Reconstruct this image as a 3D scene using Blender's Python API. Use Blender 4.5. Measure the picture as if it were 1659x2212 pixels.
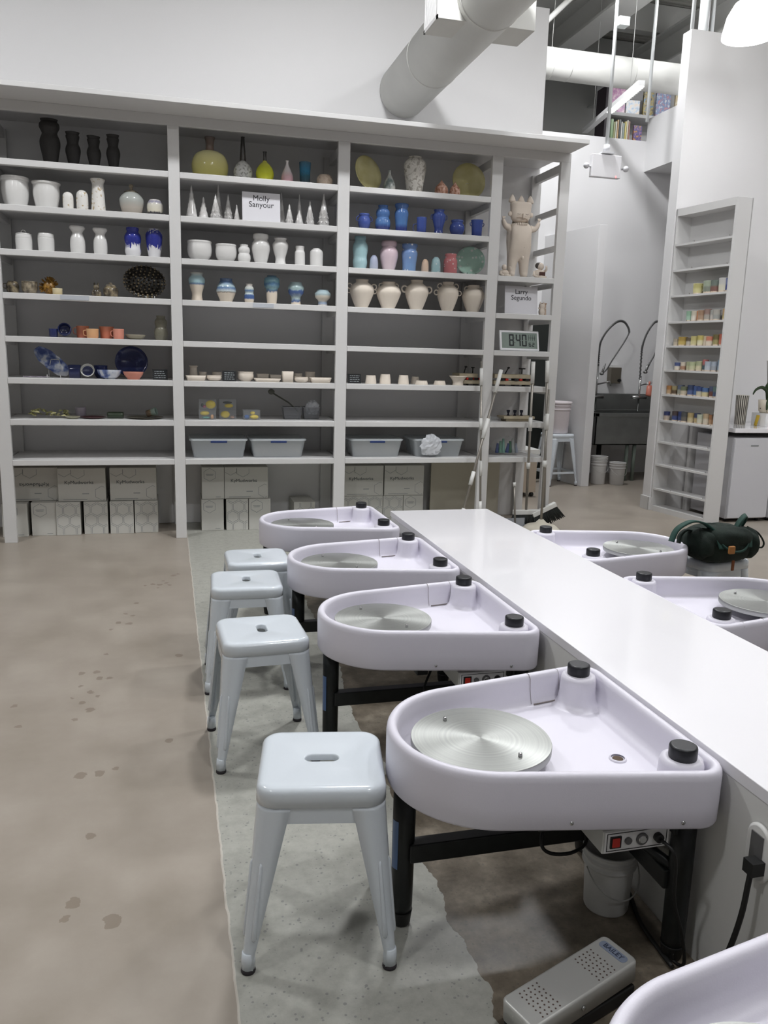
import bpy, bmesh, math, random
from mathutils import Vector, Matrix, Euler
random.seed(7)
for o in list(bpy.data.objects): bpy.data.objects.remove(o, do_unlink=True)
SC = bpy.context.scene
COL = SC.collection
PI = math.pi

# ------------------------------------------------------------------ camera
CAM_H = 1.42
yaw, pitch, roll, FPX = 0.2562, 0.1918, 0.0274, 1745.87
fw = Vector((math.sin(yaw)*math.cos(pitch), math.cos(yaw)*math.cos(pitch), -math.sin(pitch)))
r0 = Vector((math.cos(yaw), -math.sin(yaw), 0)); u0 = r0.cross(fw)
rr = math.cos(roll)*r0 + math.sin(roll)*u0
uu = -math.sin(roll)*r0 + math.cos(roll)*u0
cam = bpy.data.cameras.new('camera')
cam.sensor_fit = 'HORIZONTAL'; cam.sensor_width = 36.0
cam.lens = FPX/1659*36.0
cam.clip_start = 0.05; cam.clip_end = 100
camo = bpy.data.objects.new('camera', cam); COL.objects.link(camo)
camo.matrix_world = Matrix(((rr.x, uu.x, -fw.x, 0), (rr.y, uu.y, -fw.y, 0), (rr.z, uu.z, -fw.z, CAM_H), (0, 0, 0, 1)))
SC.camera = camo

# ------------------------------------------------------------------ world, exposure
W = bpy.data.worlds.new('world'); SC.world = W; W.use_nodes = True
W.node_tree.nodes['Background'].inputs[0].default_value = (0.9, 0.93, 1, 1)
W.node_tree.nodes['Background'].inputs[1].default_value = 0.15
SC.view_settings.view_transform = 'Standard'; SC.view_settings.look = 'None'
SC.view_settings.gamma = 1; SC.view_settings.use_curve_mapping = False
SC.view_settings.exposure = -0.03

# ------------------------------------------------------------------ ceiling lights
LAMPS = [(4.42, 6.02, 3.94), (-2.2, 4.3, 4.6), (1.2, 4.2, 4.7), (-2.2, 0.6, 4.6), (1.4, 0.4, 4.7), (4.8, 1.8, 4.6), (1.2, -2.4, 4.7), (6.6, 4.2, 4.6), (5.1, 8.3, 5.4), (6.9, 8.6, 5.4), (3.4, 3.4, 4.7), (3.7, 7.75, 5.3)]  # last entry is an unseen lamp added to brighten the partition
POW = [1.5, 58, 82, 34, 40, 34, 16, 32, 58, 40, 50, 92]
for i, (x, y, z) in enumerate(LAMPS):
    l = bpy.data.lights.new('lamp_light', 'AREA'); l.shape = 'DISK'; l.size = 0.42 if i else 0.34
    l.energy = POW[i]; l.color = (0.97, 0.98, 1.0)
    lo = bpy.data.objects.new('lamp_light', l); COL.objects.link(lo); lo.location = (x, y, z-0.01)

# ------------------------------------------------------------------ materials
MATS = {}
def nm(name):
    m = bpy.data.materials.new(name); m.use_nodes = True
    nt = m.node_tree; b = nt.nodes['Principled BSDF']
    return m, nt, b
def mat(name, col, rough=0.5, metal=0.0, noise=0.0, nscale=8, bump=0.0, bscale=60, coat=0.0, emit=0, alpha=1, trans=0, ior=1.45):
    if name in MATS: return MATS[name]
    m, nt, b = nm(name); N = nt.nodes; L = nt.links
    b.inputs['Base Color'].default_value = (*col, 1); b.inputs['Roughness'].default_value = rough
    b.inputs['Metallic'].default_value = metal; b.inputs['Coat Weight'].default_value = coat
    b.inputs['IOR'].default_value = ior
    if trans: b.inputs['Transmission Weight'].default_value = trans
    if alpha < 1: b.inputs['Alpha'].default_value = alpha
    if emit:
        b.inputs['Emission Color'].default_value = (*col, 1); b.inputs['Emission Strength'].default_value = emit
    if noise or bump:
        tc = N.new('ShaderNodeTexCoord')
    if noise:
        n = N.new('ShaderNodeTexNoise'); n.inputs['Scale'].default_value = nscale; n.inputs['Detail'].default_value = 5
        L.new(tc.outputs['Object'], n.inputs['Vector'])
        r = N.new('ShaderNodeValToRGB')
        r.color_ramp.elements[0].position = .3; r.color_ramp.elements[1].position = .7
        r.color_ramp.elements[0].color = (*[c*(1-noise) for c in col], 1)
        r.color_ramp.elements[1].color = (*[min(1, c*(1+noise*.5)) for c in col], 1)
        L.new(n.outputs['Fac'], r.inputs[0]); L.new(r.outputs[0], b.inputs['Base Color'])
    if bump:
        n2 = N.new('ShaderNodeTexNoise'); n2.inputs['Scale'].default_value = bscale
        L.new(tc.outputs['Object'], n2.inputs['Vector'])
        bp = N.new('ShaderNodeBump'); bp.inputs['Strength'].default_value = bump; bp.inputs['Distance'].default_value = .004
        L.new(n2.outputs['Fac'], bp.inputs['Height']); L.new(bp.outputs[0], b.inputs['Normal'])
    MATS[name] = m; return m
def S(h):
    """sRGB hex -> linear tuple"""
    v = [int(h[i:i+2], 16)/255 for i in (0, 2, 4)]
    return tuple(c/12.92 if c <= .04045 else ((c+.055)/1.055)**2.4 for c in v)
def glaze(name, stops, rough=0.2, mode='z', nscale=12, wob=0.12, sharp=False, noisemix=None):
    """glazed ceramic: stops = [(height 0..1, hex)], wavy borders; mode noise: mottled between colours"""
    if name in MATS: return MATS[name]
    m, nt, b = nm(name); N = nt.nodes; L = nt.links
    b.inputs['Roughness'].default_value = rough
    tc = N.new('ShaderNodeTexCoord'); n = N.new('ShaderNodeTexNoise')
    n.inputs['Scale'].default_value = nscale; n.inputs['Detail'].default_value = 4
    L.new(tc.outputs['Generated' if mode != 'noise' else 'Object'], n.inputs['Vector'])
    r = N.new('ShaderNodeValToRGB'); cr = r.color_ramp
    if sharp: cr.interpolation = 'CONSTANT'
    while len(cr.elements) < len(stops): cr.elements.new(0.5)
    for e, (p, h) in zip(cr.elements, stops): e.position = p; e.color = (*[c**.78 for c in S(h)], 1)
    if mode == 'noise':
        L.new(n.outputs['Fac'], r.inputs[0])
    else:
        s = N.new('ShaderNodeSeparateXYZ'); L.new(tc.outputs['Generated'], s.inputs[0])
        if mode == 'drip':
            mp = N.new('ShaderNodeMapping'); mp.inputs['Scale'].default_value = (1, 1, .12)
            L.new(tc.outputs['Generated'], mp.inputs[0]); L.new(mp.outputs[0], n.inputs['Vector'])
        a = N.new('ShaderNodeMath'); a.operation = 'MULTIPLY_ADD'; a.inputs[1].default_value = wob; 
        L.new(n.outputs['Fac'], a.inputs[0]); 
        c = N.new('ShaderNodeMath'); c.operation = 'SUBTRACT'; c.inputs[1].default_value = wob/2
        L.new(s.outputs['Z'], c.inputs[0]); L.new(c.outputs[0], a.inputs[2]); L.new(a.outputs[0], r.inputs[0])
    out = r.outputs[0]
    if noisemix:
        hx, sc, thr = noisemix
        v = N.new('ShaderNodeTexVoronoi') if hx[0] == '*' else N.new('ShaderNodeTexNoise')
        dots = hx[0] == '*'; hx = hx.lstrip('*')
        v.inputs['Scale'].default_value = sc; L.new(tc.outputs['Object'], v.inputs['Vector'])
        mt = N.new('ShaderNodeMath'); mt.operation = 'LESS_THAN' if dots else 'GREATER_THAN'; mt.inputs[1].default_value = thr
        L.new(v.outputs['Distance' if dots else 'Fac'], mt.inputs[0])
        mx = N.new('ShaderNodeMix'); mx.data_type = 'RGBA'; mx.inputs['B'].default_value = (*S(hx), 1)
        L.new(mt.outputs[0], mx.inputs['Factor']); L.new(out, mx.inputs['A']); out = mx.outputs['Result']
    L.new(out, b.inputs['Base Color'])
    MATS[name] = m; return m

WALL = mat('wall_paint', (.76, .755, .76), .6, bump=.05, bscale=120)
WALLG = mat('wall_paint_grey', (.62, .62, .60), .6)
SHELF = mat('shelf_paint', (.65, .645, .64), .4, bump=.04)
CEIL = mat('ceiling_deck', (.50, .50, .46), .7)
BACKW = mat('rear_wall_paint', (.38, .38, .37), .7)
STEELP = mat('painted_steel', (.62, .62, .60), .55)
DUCT = mat('duct_paint', (.66, .66, .63), .5, noise=.06, nscale=3)
STOOL = mat('stool_enamel', (.66, .71, .76), .16, coat=.4)
PAN = mat('pan_plastic', (.72, .70, .78), .38, bump=.05, bscale=300)
KNOB = mat('black_plastic', (.012, .013, .016), .35)
BLACKM = mat('black_frame', (.012, .014, .014), .4, noise=.3, nscale=30)
RUB = mat('dark_rubber', (.03, .025, .03), .7)
COUNTER = mat('counter_laminate', (.86, .85, .88), .12, coat=.5)
PANEL = mat('counter_panel', (.74, .74, .72), .5)
WOOD = mat('board_wood', S('b9ad94'), .6, noise=.15, nscale=20)
BOXW = mat('carton_white', S('c3c2bc'), .7)
INK = mat('grey_ink', S('85898a'), .7)
INKD = mat('dark_ink', S('3c4448'), .7)
BLACK = mat('black', (.01, .01, .01), .5)
WHITE = mat('white_plastic', (.78, .78, .76), .4)
STEEL = mat('stainless', (.32, .33, .32), .3, metal=.9, noise=.15, nscale=5)
CHROME = mat('chrome', (.5, .5, .5), .2, metal=1)
GLASSY = mat('clear_plastic', (.85, .9, .93), .1, alpha=.06)
BIN = mat('bin_plastic', (.80, .85, .88), .25, alpha=.42)
CLAYW = mat('bisque_clay', S('ddd3c6'), .8, bump=.08)
WG = mat('white_glaze', S('d9d8d6'), .15)
MDARK = mat('matte_black_clay', S('2b2928'), .65, bump=.3, bscale=90)
RED = mat('red', (.5, .03, .02), .35)
BLUEP = mat('blue_plastic', (.02, .04, .14), .35)

def aluminium():
    m, nt, b = nm('spun_aluminium'); N = nt.nodes; L = nt.links
    tc = N.new('ShaderNodeTexCoord'); g = N.new('ShaderNodeVectorMath'); g.operation = 'LENGTH'
    L.new(tc.outputs['Object'], g.inputs[0])
    w = N.new('ShaderNodeTexNoise'); w.noise_dimensions = '1D'; w.inputs['Scale'].default_value = 160
    L.new(g.outputs['Value'], w.inputs['W'])
    r = N.new('ShaderNodeValToRGB'); r.color_ramp.elements[0].color = (.30, .31, .30, 1); r.color_ramp.elements[1].color = (.42, .43, .41, 1)
    L.new(w.outputs['Fac'], r.inputs[0]); L.new(r.outputs[0], b.inputs['Base Color'])
    b.inputs['Metallic'].default_value = .75; b.inputs['Roughness'].default_value = .42
    b.inputs['Anisotropic'].default_value = .75
    tg = N.new('ShaderNodeTangent'); tg.direction_type = 'RADIAL'; tg.axis = 'Z'; L.new(tg.outputs[0], b.inputs['Tangent'])
    return m
ALU = aluminium()

def floor_mat():
    m, nt, b = nm('concrete_floor'); N = nt.nodes; L = nt.links
    tc = N.new('ShaderNodeTexCoord'); s = N.new('ShaderNodeSeparateXYZ'); L.new(tc.outputs['Object'], s.inputs[0])
    def noise(sc, det=6, ro=.55):
        n = N.new('ShaderNodeTexNoise'); n.inputs['Scale'].default_value = sc; n.inputs['Detail'].default_value = det
        n.inputs['Roughness'].default_value = ro; L.new(tc.outputs['Object'], n.inputs['Vector']); return n.outputs['Fac']
    def mth(op, a, bb=None, c=None):
        n = N.new('ShaderNodeMath'); n.operation = op
        for i, q in enumerate((a, bb, c)):
            if q is None: continue
            if isinstance(q, (int, float)): n.inputs[i].default_value = q
            else: L.new(q, n.inputs[i])
        return n.outputs[0]
    def ramp(f, stops):
        r = N.new('ShaderNodeValToRGB'); cr = r.color_ramp
        while len(cr.elements) < len(stops): cr.elements.new(.5)
        for e, (p, h) in zip(cr.elements, stops): e.position = p; e.color = (*S(h), 1)
        L.new(f, r.inputs[0]); return r.outputs[0]
    def mix(f, a, bb):
        n = N.new('ShaderNodeMix'); n.data_type = 'RGBA'
        if isinstance(f, (int, float)): n.inputs['Factor'].default_value = f
        else: L.new(f, n.inputs['Factor'])
        for k, q in (('A', a), ('B', bb)):
            if isinstance(q, tuple): n.inputs[k].default_value = q
            else: L.new(q, n.inputs[k])
        return n.outputs['Result']
    big = noise(1.1, 5); fine = noise(26, 6, .7); mid = noise(4.5, 6, .6)
    tan = ramp(mth('ADD', mth('MULTIPLY', big, .55), mth('MULTIPLY', mid, .45)), [(.30, '8d8478'), (.50, '9c9388'), (.70, 'aaa297')])
    grey = ramp(fine, [(.25, '97978f'), (.5, 'a8a8a0'), (.75, 'b4b4ac')])
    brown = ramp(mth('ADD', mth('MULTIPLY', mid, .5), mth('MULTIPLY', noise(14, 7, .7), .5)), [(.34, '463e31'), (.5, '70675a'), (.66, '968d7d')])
    # dark flecks
    def flecks(sc, thr, seed):
        v = N.new('ShaderNodeTexVoronoi'); v.inputs['Scale'].default_value = sc
        mp = N.new('ShaderNodeMapping'); mp.inputs['Location'].default_value = (seed, seed*.7, 0)
        L.new(tc.outputs['Object'], mp.inputs[0]); L.new(mp.outputs[0], v.inputs['Vector'])
        sp = N.new('ShaderNodeSeparateColor'); L.new(v.outputs['Color'], sp.inputs[0])
        return mth('LESS_THAN', v.outputs['Distance'], mth('MULTIPLY', sp.outputs[0], thr))
    fl = mth('MAXIMUM', flecks(70, .26, 1.3), flecks(34, .17, 4.1))
    X, Y = s.outputs['X'], s.outputs['Y']
    e1 = mth('ADD', mth('MULTIPLY_ADD', Y, -.006, .117), mth('MULTIPLY', mth('SUBTRACT', noise(9, 3), .5), .016))
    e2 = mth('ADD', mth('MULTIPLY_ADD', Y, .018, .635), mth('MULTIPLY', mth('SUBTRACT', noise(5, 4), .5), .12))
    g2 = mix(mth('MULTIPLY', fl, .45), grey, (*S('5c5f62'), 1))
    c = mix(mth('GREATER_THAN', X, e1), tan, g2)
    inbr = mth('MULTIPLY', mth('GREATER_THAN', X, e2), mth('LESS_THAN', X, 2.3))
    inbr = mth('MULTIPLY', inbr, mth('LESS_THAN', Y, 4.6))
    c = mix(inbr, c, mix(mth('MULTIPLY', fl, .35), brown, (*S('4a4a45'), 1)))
    c = mix(mth('GREATER_THAN', X, 2.3), c, tan)
    # cream joint line along the cut
    ln = mth('LESS_THAN', mth('ABSOLUTE', mth('SUBTRACT', X, e1)), .003)
    c = mix(mth('MULTIPLY', ln, .6), c, (*S('d2ccc2'), 1))
    # old drip stains, each with its own place
    spots = [(-.045, 2.872, .016), (.105-.11, 3.74, .02), (-.331, 2.674, .022), (-.272, 2.675, .02), (-.22, 2.70, .012), (-.268, 2.303, .016), (-.283, 2.003, .022),
             (-.295, 1.943, .013), (-.179, 1.909, .026), (-.424, 3.594, .018), (-.36, 3.60, .018), (-.341, 3.525, .018), (-.30, 3.52, .014), (-.366, 3.379, .018), (-.389, 3.276, .015), (-.352, 3.20, .02),
             (-.33, 3.33, .012), (-.647, 3.295, .014), (-.31, 4.276, .018), (-.251, 4.25, .018), (-.334, 3.818, .012), (-.23, 4.605, .014), (-.15, 4.983, .018), (-.109, 4.966, .018), (-.07, 5.0, .014),
             (-.026, 5.167, .02), (.0, 5.2, .014), (-.198, 4.96, .012), (-.337, 4.17, .012), (-.41, 3.45, .012), (-.43, 3.33, .01), (-.6, 3.1, .012), (-.24, 4.38, .012), (-.28, 4.42, .012), (-.05, 4.95, .014), (-.09, 5.05, .012), (-.12, 4.9, .01), (-.4, 3.12, .012)]
    acc = None
    wx = mth('ADD', X, mth('MULTIPLY', mth('SUBTRACT', noise(38, 3), .5), .045))
    for (sx, sy, rad) in spots:
        dx = mth('SUBTRACT', wx, sx); dy = mth('MULTIPLY', mth('SUBTRACT', Y, sy), .8)
        d2 = mth('ADD', mth('MULTIPLY', dx, dx), mth('MULTIPLY', dy, dy))
        k = mth('LESS_THAN', d2, rad*rad*.75)
        acc = k if acc is None else mth('MAXIMUM', acc, k)
    c = mix(mth('MULTIPLY', acc, .5), c, (*S('6a5c4c'), 1))
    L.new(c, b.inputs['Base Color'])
    rg = N.new('ShaderNodeMapRange'); rg.inputs['To Min'].default_value = .28; rg.inputs['To Max'].default_value = .5
    L.new(mid, rg.inputs['Value']); L.new(rg.outputs[0], b.inputs['Roughness'])
    bp = N.new('ShaderNodeBump'); bp.inputs['Strength'].default_value = .06; L.new(fine, bp.inputs['Height']); L.new(bp.outputs[0], b.inputs['Normal'])
    return m

# ------------------------------------------------------------------ mesh helpers
class MB:
    def __init__(s): s.v = []; s.f = []; s.sm = []
    def add(s, vs, fs, smooth=False):
        o = len(s.v); s.v += [tuple(q) for q in vs]; s.f += [tuple(i+o for i in f) for f in fs]; s.sm += [smooth]*len(fs); return s
    def box(s, x0, x1, y0, y1, z0, z1, M=None):
        vs = [Vector((x, y, z)) for z in (z0, z1) for y in (y0, y1) for x in (x0, x1)]
        if M: vs = [M @ q for q in vs]
        return s.add(vs, [(0, 2, 3, 1), (4, 5, 7, 6), (0, 1, 5, 4), (2, 6, 7, 3), (0, 4, 6, 2), (1, 3, 7, 5)])
    def prism(s, poly, z0, z1, M=None):
        n = len(poly); vs = [Vector((x, y, z0)) for x, y in poly]+[Vector((x, y, z1)) for x, y in poly]
        if M: vs = [M @ q for q in vs]
        return s.add(vs, [tuple(range(n-1, -1, -1)), tuple(range(n, 2*n))]+[(i, (i+1) % n, n+(i+1) % n, n+i) for i in range(n)])
    def lathe(s, prof, n=28, c=(0, 0, 0), M=None, cap0=True, cap1=True, mod=None, sy=1):
        vs = []
        for k, (r, z) in enumerate(prof):
            for i in range(n):
                a = 2*PI*i/n; q = r*(mod(a, z) if mod else 1)
                vs.append(Vector((c[0]+q*math.cos(a), c[1]+sy*q*math.sin(a), c[2]+z)))
        if M: vs = [M @ q for q in vs]
        fs = [(k*n+i, k*n+(i+1) % n, (k+1)*n+(i+1) % n, (k+1)*n+i) for k in range(len(prof)-1) for i in range(n)]
        s.add(vs, fs, True)
        o = len(s.v)-len(vs)
        if cap0: s.f.append(tuple(o+i for i in range(n-1, -1, -1))); s.sm.append(False)
        if cap1: s.f.append(tuple(o+(len(prof)-1)*n+i for i in range(n))); s.sm.append(False)
        return s
    def tube(s, pts, r, n=8, M=None, caps=True):
        pts = [Vector(q) for q in pts]
        if not isinstance(r, (list, tuple)): r = [r]*len(pts)
        vs = []; up = None
        for i, q in enumerate(pts):
            t = (pts[min(i+1, len(pts)-1)]-pts[max(i-1, 0)]).normalized()
            if up is None:
                up = Vector((0, 0, 1)) if abs(t.z) < .9 else Vector((1, 0, 0))
            a = t.cross(up).normalized(); bb = a.cross(t).normalized(); up = bb
            for k in range(n):
                an = 2*PI*k/n; vs.append(q+r[i]*(math.cos(an)*a+math.sin(an)*bb))
        if M: vs = [M @ q for q in vs]
        fs = [(i*n+k, i*n+(k+1) % n, (i+1)*n+(k+1) % n, (i+1)*n+k) for i in range(len(pts)-1) for k in range(n)]
        s.add(vs, fs, True)
        if caps:
            o = len(s.v)-len(vs); s.f += [tuple(o+k for k in range(n)), tuple(o+(len(pts)-1)*n+k for k in range(n-1, -1, -1))]; s.sm += [False, False]
        return s
    def sphere(s, c, r, n=14, m=9, M=None):
        if not isinstance(r, (list, tuple)): r = (r, r, r)
        vs = []
        for j in range(m+1):
            ph = PI*(j+.02)/(m+.04)-PI/2
            for i in range(n):
                a = 2*PI*i/n; vs.append(Vector((c[0]+r[0]*math.cos(ph)*math.cos(a), c[1]+r[1]*math.cos(ph)*math.sin(a), c[2]+r[2]*math.sin(ph))))
        if M: vs = [M @ q for q in vs]
        fs = [(j*n+i, j*n+(i+1) % n, (j+1)*n+(i+1) % n, (j+1)*n+i) for j in range(m) for i in range(n)]
        return s.add(vs, fs, True)
    def build(s, name, m, parent=None, loc=None, rotz=0, bevel=0, sub=0, seg=2):
        me = bpy.data.meshes.new(name); me.from_pydata(s.v, [], s.f); me.materials.append(m)
        me.polygons.foreach_set('use_smooth', s.sm); me.update()
        bm = bmesh.new(); bm.from_mesh(me); bmesh.ops.recalc_face_normals(bm, faces=bm.faces); bm.to_mesh(me); bm.free()
        o = bpy.data.objects.new(name, me); COL.objects.link(o)
        if parent: o.parent = parent
        if loc: o.location = loc
        if rotz: o.rotation_euler = (0, 0, rotz)
        if bevel:
            md = o.modifiers.new('bevel', 'BEVEL'); md.width = bevel; md.segments = seg; md.limit_method = 'ANGLE'
            me.polygons.foreach_set('use_smooth', [True]*len(me.polygons)); 
            md.harden_normals = True
        if sub:
            md = o.modifiers.new('sub', 'SUBSURF'); md.levels = sub; md.render_levels = sub
        return o
def tag(o, label=None, cat=None, group=None, kind=None):
    if label: o['label'] = label
    if cat: o['category'] = cat
    if group: o['group'] = group
    if kind: o['kind'] = kind
    return o
def thing(name, label, cat, loc=(0, 0, 0), rotz=0, group=None):
    o = bpy.data.objects.new(name, None); o.empty_display_size = .05; COL.objects.link(o)
    o.location = loc; o.rotation_euler = (0, 0, rotz)
    return tag(o, label, cat, group)
def dup(o, parent=None, loc=None, rotz=None, label=None):
    c = o.copy(); COL.objects.link(c)
    c.parent = parent
    if loc is not None: c.location = loc
    if rotz is not None: c.rotation_euler = (0, 0, rotz)
    if label: c['label'] = label
    for ch in list(o.children): dup(ch, c)
    return c
def struct(name, mb, m, bevel=0):
    return tag(mb.build(name, m, bevel=bevel), kind='structure')
def spline(pts, k=5):
    P = [Vector(q) for q in pts]; out = []
    for i in range(len(P)-1):
        a = P[max(i-1, 0)]; b = P[i]; c = P[i+1]; d = P[min(i+2, len(P)-1)]
        for j in range(k):
            t = j/k
            out.append(.5*((2*b)+(c-a)*t+(2*a-5*b+4*c-d)*t*t+(3*b-a-3*c+d)*t**3))
    out.append(P[-1]); return out
def text(name, s, size, m, parent, loc, rot, sx=1, ext=.0006, label=None):
    cu = bpy.data.curves.new('t', 'FONT'); cu.body = s; cu.size = size; cu.align_x = 'CENTER'; cu.align_y = 'CENTER'; cu.extrude = ext
    o = bpy.data.objects.new('t', cu); COL.objects.link(o); bpy.context.view_layer.update()
    me = bpy.data.meshes.new_from_object(o.evaluated_get(bpy.context.evaluated_depsgraph_get()))
    bpy.data.objects.remove(o); me.materials.clear(); me.materials.append(m)
    q = bpy.data.objects.new(name, me); COL.objects.link(q)
    if parent: q.parent = parent
    q.location = loc; q.rotation_euler = rot; q.scale = (sx, 1, 1)
    if label: q['label'] = label
    return q

# ================================================================== SETTING
fl = struct('floor', MB().box(-5, 9.5, -5, 13, -.2, 0), floor_mat())
YB = 6.81          # wall behind the shelving
struct('wall_shelf', MB().box(-5, 3.086, YB, YB+.13, 0, 4.273), WALL, bevel=.004)
struct('wall_left', MB().box(-5.1, -5, -5, 13, 0, 6.4), BACKW)
struct('wall_right', MB().box(9.5, 9.6, -5, 13, 0, 6.4), WALL)
struct('wall_behind', MB().box(-5, 9.5, -5.1, -5, 0, 6.4), BACKW)
struct('wall_far', MB().box(-5, 9.5, 12.6, 12.7, 0, 6.4), WALLG)
struct('wall_sink', MB().box(3.2, 9.5, 9.35, 9.45, 0, 4.04), WALL)
struct('floor_loft', MB().box(3.2, 9.5, 9.45, 12.6, 3.9, 4.02), WALL)
struct('wall_rack', MB().box(4.485, 9.5, 6.89, 7.02, 0, 4.31), WALL, bevel=.003)
struct('baseboard_rack', MB().box(4.472, 4.49, 6.884, 7.03, 0, .13).box(4.472, 4.53, 6.878, 6.892, 0, .13), SHELF, bevel=.002)
U = Vector((-.139, .990, 0))
def strip(p, d, length, w, z0, z1):       # box from p along d (unit), width w to the right
    p = Vector((p[0], p[1], 0)); d = Vector((d[0], d[1], 0)); q = p+d*length; r = Vector((w, 0, 0))
    return MB().prism([(p.x, p.y), (p.x+w, p.y), (q.x+w, q.y), (q.x, q.y)], z0, z1)
struct('wall_partition', strip((4.5, 8.31), (U.x, U.y), 1.05, .1, 0, 2.87), WALL, bevel=.003)
struct('ceiling', MB().box(-5, 9.5, -5, 13, 6.3, 6.4), CEIL)
struct('trim_bulkhead', MB().box(5.6, 9.4, 7.2, 9.35, 3.69, 4.29), WALL)
# roof beams, deck ribs
rb = MB()
for k in range(60): rb.box(-5, 9.5, 7.0+k*.1, 7.04+k*.1, 6.24, 6.3)
struct('trim_deck_ribs', rb, CEIL)
def ibeam(name, x, z, w=.22, h=.36, y0=-5, y1=12.6):
    b = MB().box(x-w/2, x+w/2, y0, y1, z, z+.03).box(x-.02, x+.02, y0, y1, z+.03, z+h-.03).box(x-w/2, x+w/2, y0, y1, z+h-.03, z+h)
    struct(name, b, STEELP)
ibeam('trim_beam_1', 5.05, 5.35, .35, .42)
ibeam('trim_beam_2', 6.6, 5.35, .3, .42)
ibeam('trim_beam_3', -1.5, 5.6, .3, .42)
ibeam('trim_beam_4', 1.7, 5.6, .3, .42)
bj = MB()
for y in (7.9, 9.4, 10.9, 12.2): bj.box(3, 9.4, y-.07, y+.07, 5.85, 6.2)
struct('trim_joists', bj, STEELP)

# ================================================================== COUNTER
def hull(discs, d, n=96, z=0, off=.5):
    out = []
    for i in range(n):
        a = 2*PI*(i+off)/n; nx, ny = math.cos(a), math.sin(a)
        cx, cy, r = max(discs, key=lambda q: q[0]*nx+q[1]*ny+q[2])
        out.append((cx+(r-d)*nx, cy+(r-d)*ny, z))
    return out
def loft(mb, rings, cap0=True, cap1=True, M=None):
    n = len(rings[0]); vs = [Vector(q) for r in rings for q in r]
    if M: vs = [M @ q for q in vs]
    o = len(mb.v)
    mb.add(vs, [(k*n+i, k*n+(i+1) % n, (k+1)*n+(i+1) % n, (k+1)*n+i) for k in range(len(rings)-1) for i in range(n)], True)
    if cap0: mb.f.append(tuple(o+i for i in range(n-1, -1, -1))); mb.sm.append(False)
    if cap1: mb.f.append(tuple(o+(len(rings)-1)*n+i for i in range(n))); mb.sm.append(False)

ct = thing('long_counter', 'long white counter running between the two rows of pottery wheels', 'counter', (1.187, 0, 0))
MB().box(0, .591, -3.5, 4.39, .515, .545).build('worktop', COUNTER, ct, bevel=.002)
MB().box(.004, .55, -3.48, 4.375, 0, .515).build('side_panel', PANEL, ct)

# ================================================================== METAL STOOLS
def make_stool(label, cat='stool', H=.45, group=None, rails=False, name='metal_stool'):
    t = thing(name, label, cat, (0, 0, 0), 0, group)
    a, rc = .151, .05; n = 72
    sq = lambda half, r: [((half-r)*sx, (half-r)*sy, r) for sx in (1, -1) for sy in (1, -1)]
    S1 = sq(a, rc); SL = [(.024, 0, .0165), (-.024, 0, .0165)]
    m = MB()
    rings = [hull(SL, .001, n, H-.016), hull(SL, 0, n, H-.004), hull(SL, -.002, n, H-.0004), hull(SL, -.004, n, H), hull(S1, .026, n, H), hull(S1, .017, n, H-.0002), hull(S1, .010, n, H-.0022), hull(S1, .004, n, H-.0065), hull(S1, .0008, n, H-.013), hull(S1, 0, n, H-.021), hull(S1, 0, n, H-.045), hull(S1, .002, n, H-.046), hull(S1, .003, n, H-.02), hull(S1, .012, n, H-.007), hull(S1, .045, n, H-.006), hull(SL, -.003, n, H-.006), hull(SL, .001, n, H-.016)]
    loft(m, rings, False, False); m.build('seat', STOOL, t)
    for k in range(4):
        M = Matrix.Rotation(k*PI/2, 4, 'Z')
        MB().box(-.085, .085, .1455, .1485, H-.085, H-.043, M).build('apron', STOOL, t)
    xb = MB()
    for k in (1, -1):
        xb.box(-.185, .185, -.012, .012, H-.062, H-.057+(.004 if k > 0 else 0), Matrix.Rotation(k*PI/4, 4, 'Z'))
    xb.build('cross_brace', STOOL, t)
    spread = .031*(H/.45)
    for k in range(4):
        M = Matrix.Rotation(k*PI/2, 4, 'Z'); lg = MB(); rings = []
        T = [0, .03, .12, .3, .5, .7, .84, .9, .93, 1]
        for q in T:
            c = .1495+spread*q; w = .080-.052*min(1, q/.9); rcn = .047-.033*min(1, q*1.1); th = .003
            if q > .9: w = .027; rcn = .014
            z = H-.045-(H-.045-.012)*q
            arc = [(c-rcn+rcn*math.sin(u), c-rcn+rcn*math.cos(u)) for u in [j*PI/12 for j in range(7)]]
            ri = rcn-th
            arci = [(c-rcn+ri*math.sin(u), c-rcn+ri*math.cos(u)) for u in [j*PI/12 for j in range(7)]]
            loop = [(c-w, c)]+arc+[(c, c-w)]+[(c-th, c-w)]+arci[::-1]+[(c-w, c-th)]
            rings.append([(x, y, z) for x, y in loop])
        loft(lg, rings, True, True, M)
        for wing in (0, 1):                        # pressed ribs along both wings
            pts = []
            for q in (.33, .36, .5, .7, .80, .83):
                c = .148+spread*q; z = H-.045-(H-.057)*q; w = .02+.004*(1-q)
                rr_ = .0 if q in (.33, .83) else .004
                pts.append(((c-w, c+rr_-.004, z) if wing == 0 else (c+rr_-.004, c-w, z)))
            lg.tube(pts, [.002, .004, .005, .006, .007, .003], 8, M)
        leg = lg.build('leg', STOOL, t)
        cc = .148+spread-.0135
        MB().lathe([(.016, 0), (.0175, .003), (.0165, .012)], 16, (cc, cc, 0), M).build('rubber_foot', RUB, leg)
        MB().lathe([(.0165, .010), (.0165, .034), (.0145, .052)], 16, (cc, cc, 0), M).build('foot_cap', STOOL, leg)
    if rails:
        rl = MB(); q = .74; c = .148+spread*q-.004; z = H-.045-(H-.057)*q
        for k in range(4): rl.box(-c, c, c-.004, c, z-.012, z+.012, Matrix.Rotation(k*PI/2, 4, 'Z'))
        rl.build('foot_rail', STOOL, t)
    return t
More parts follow.
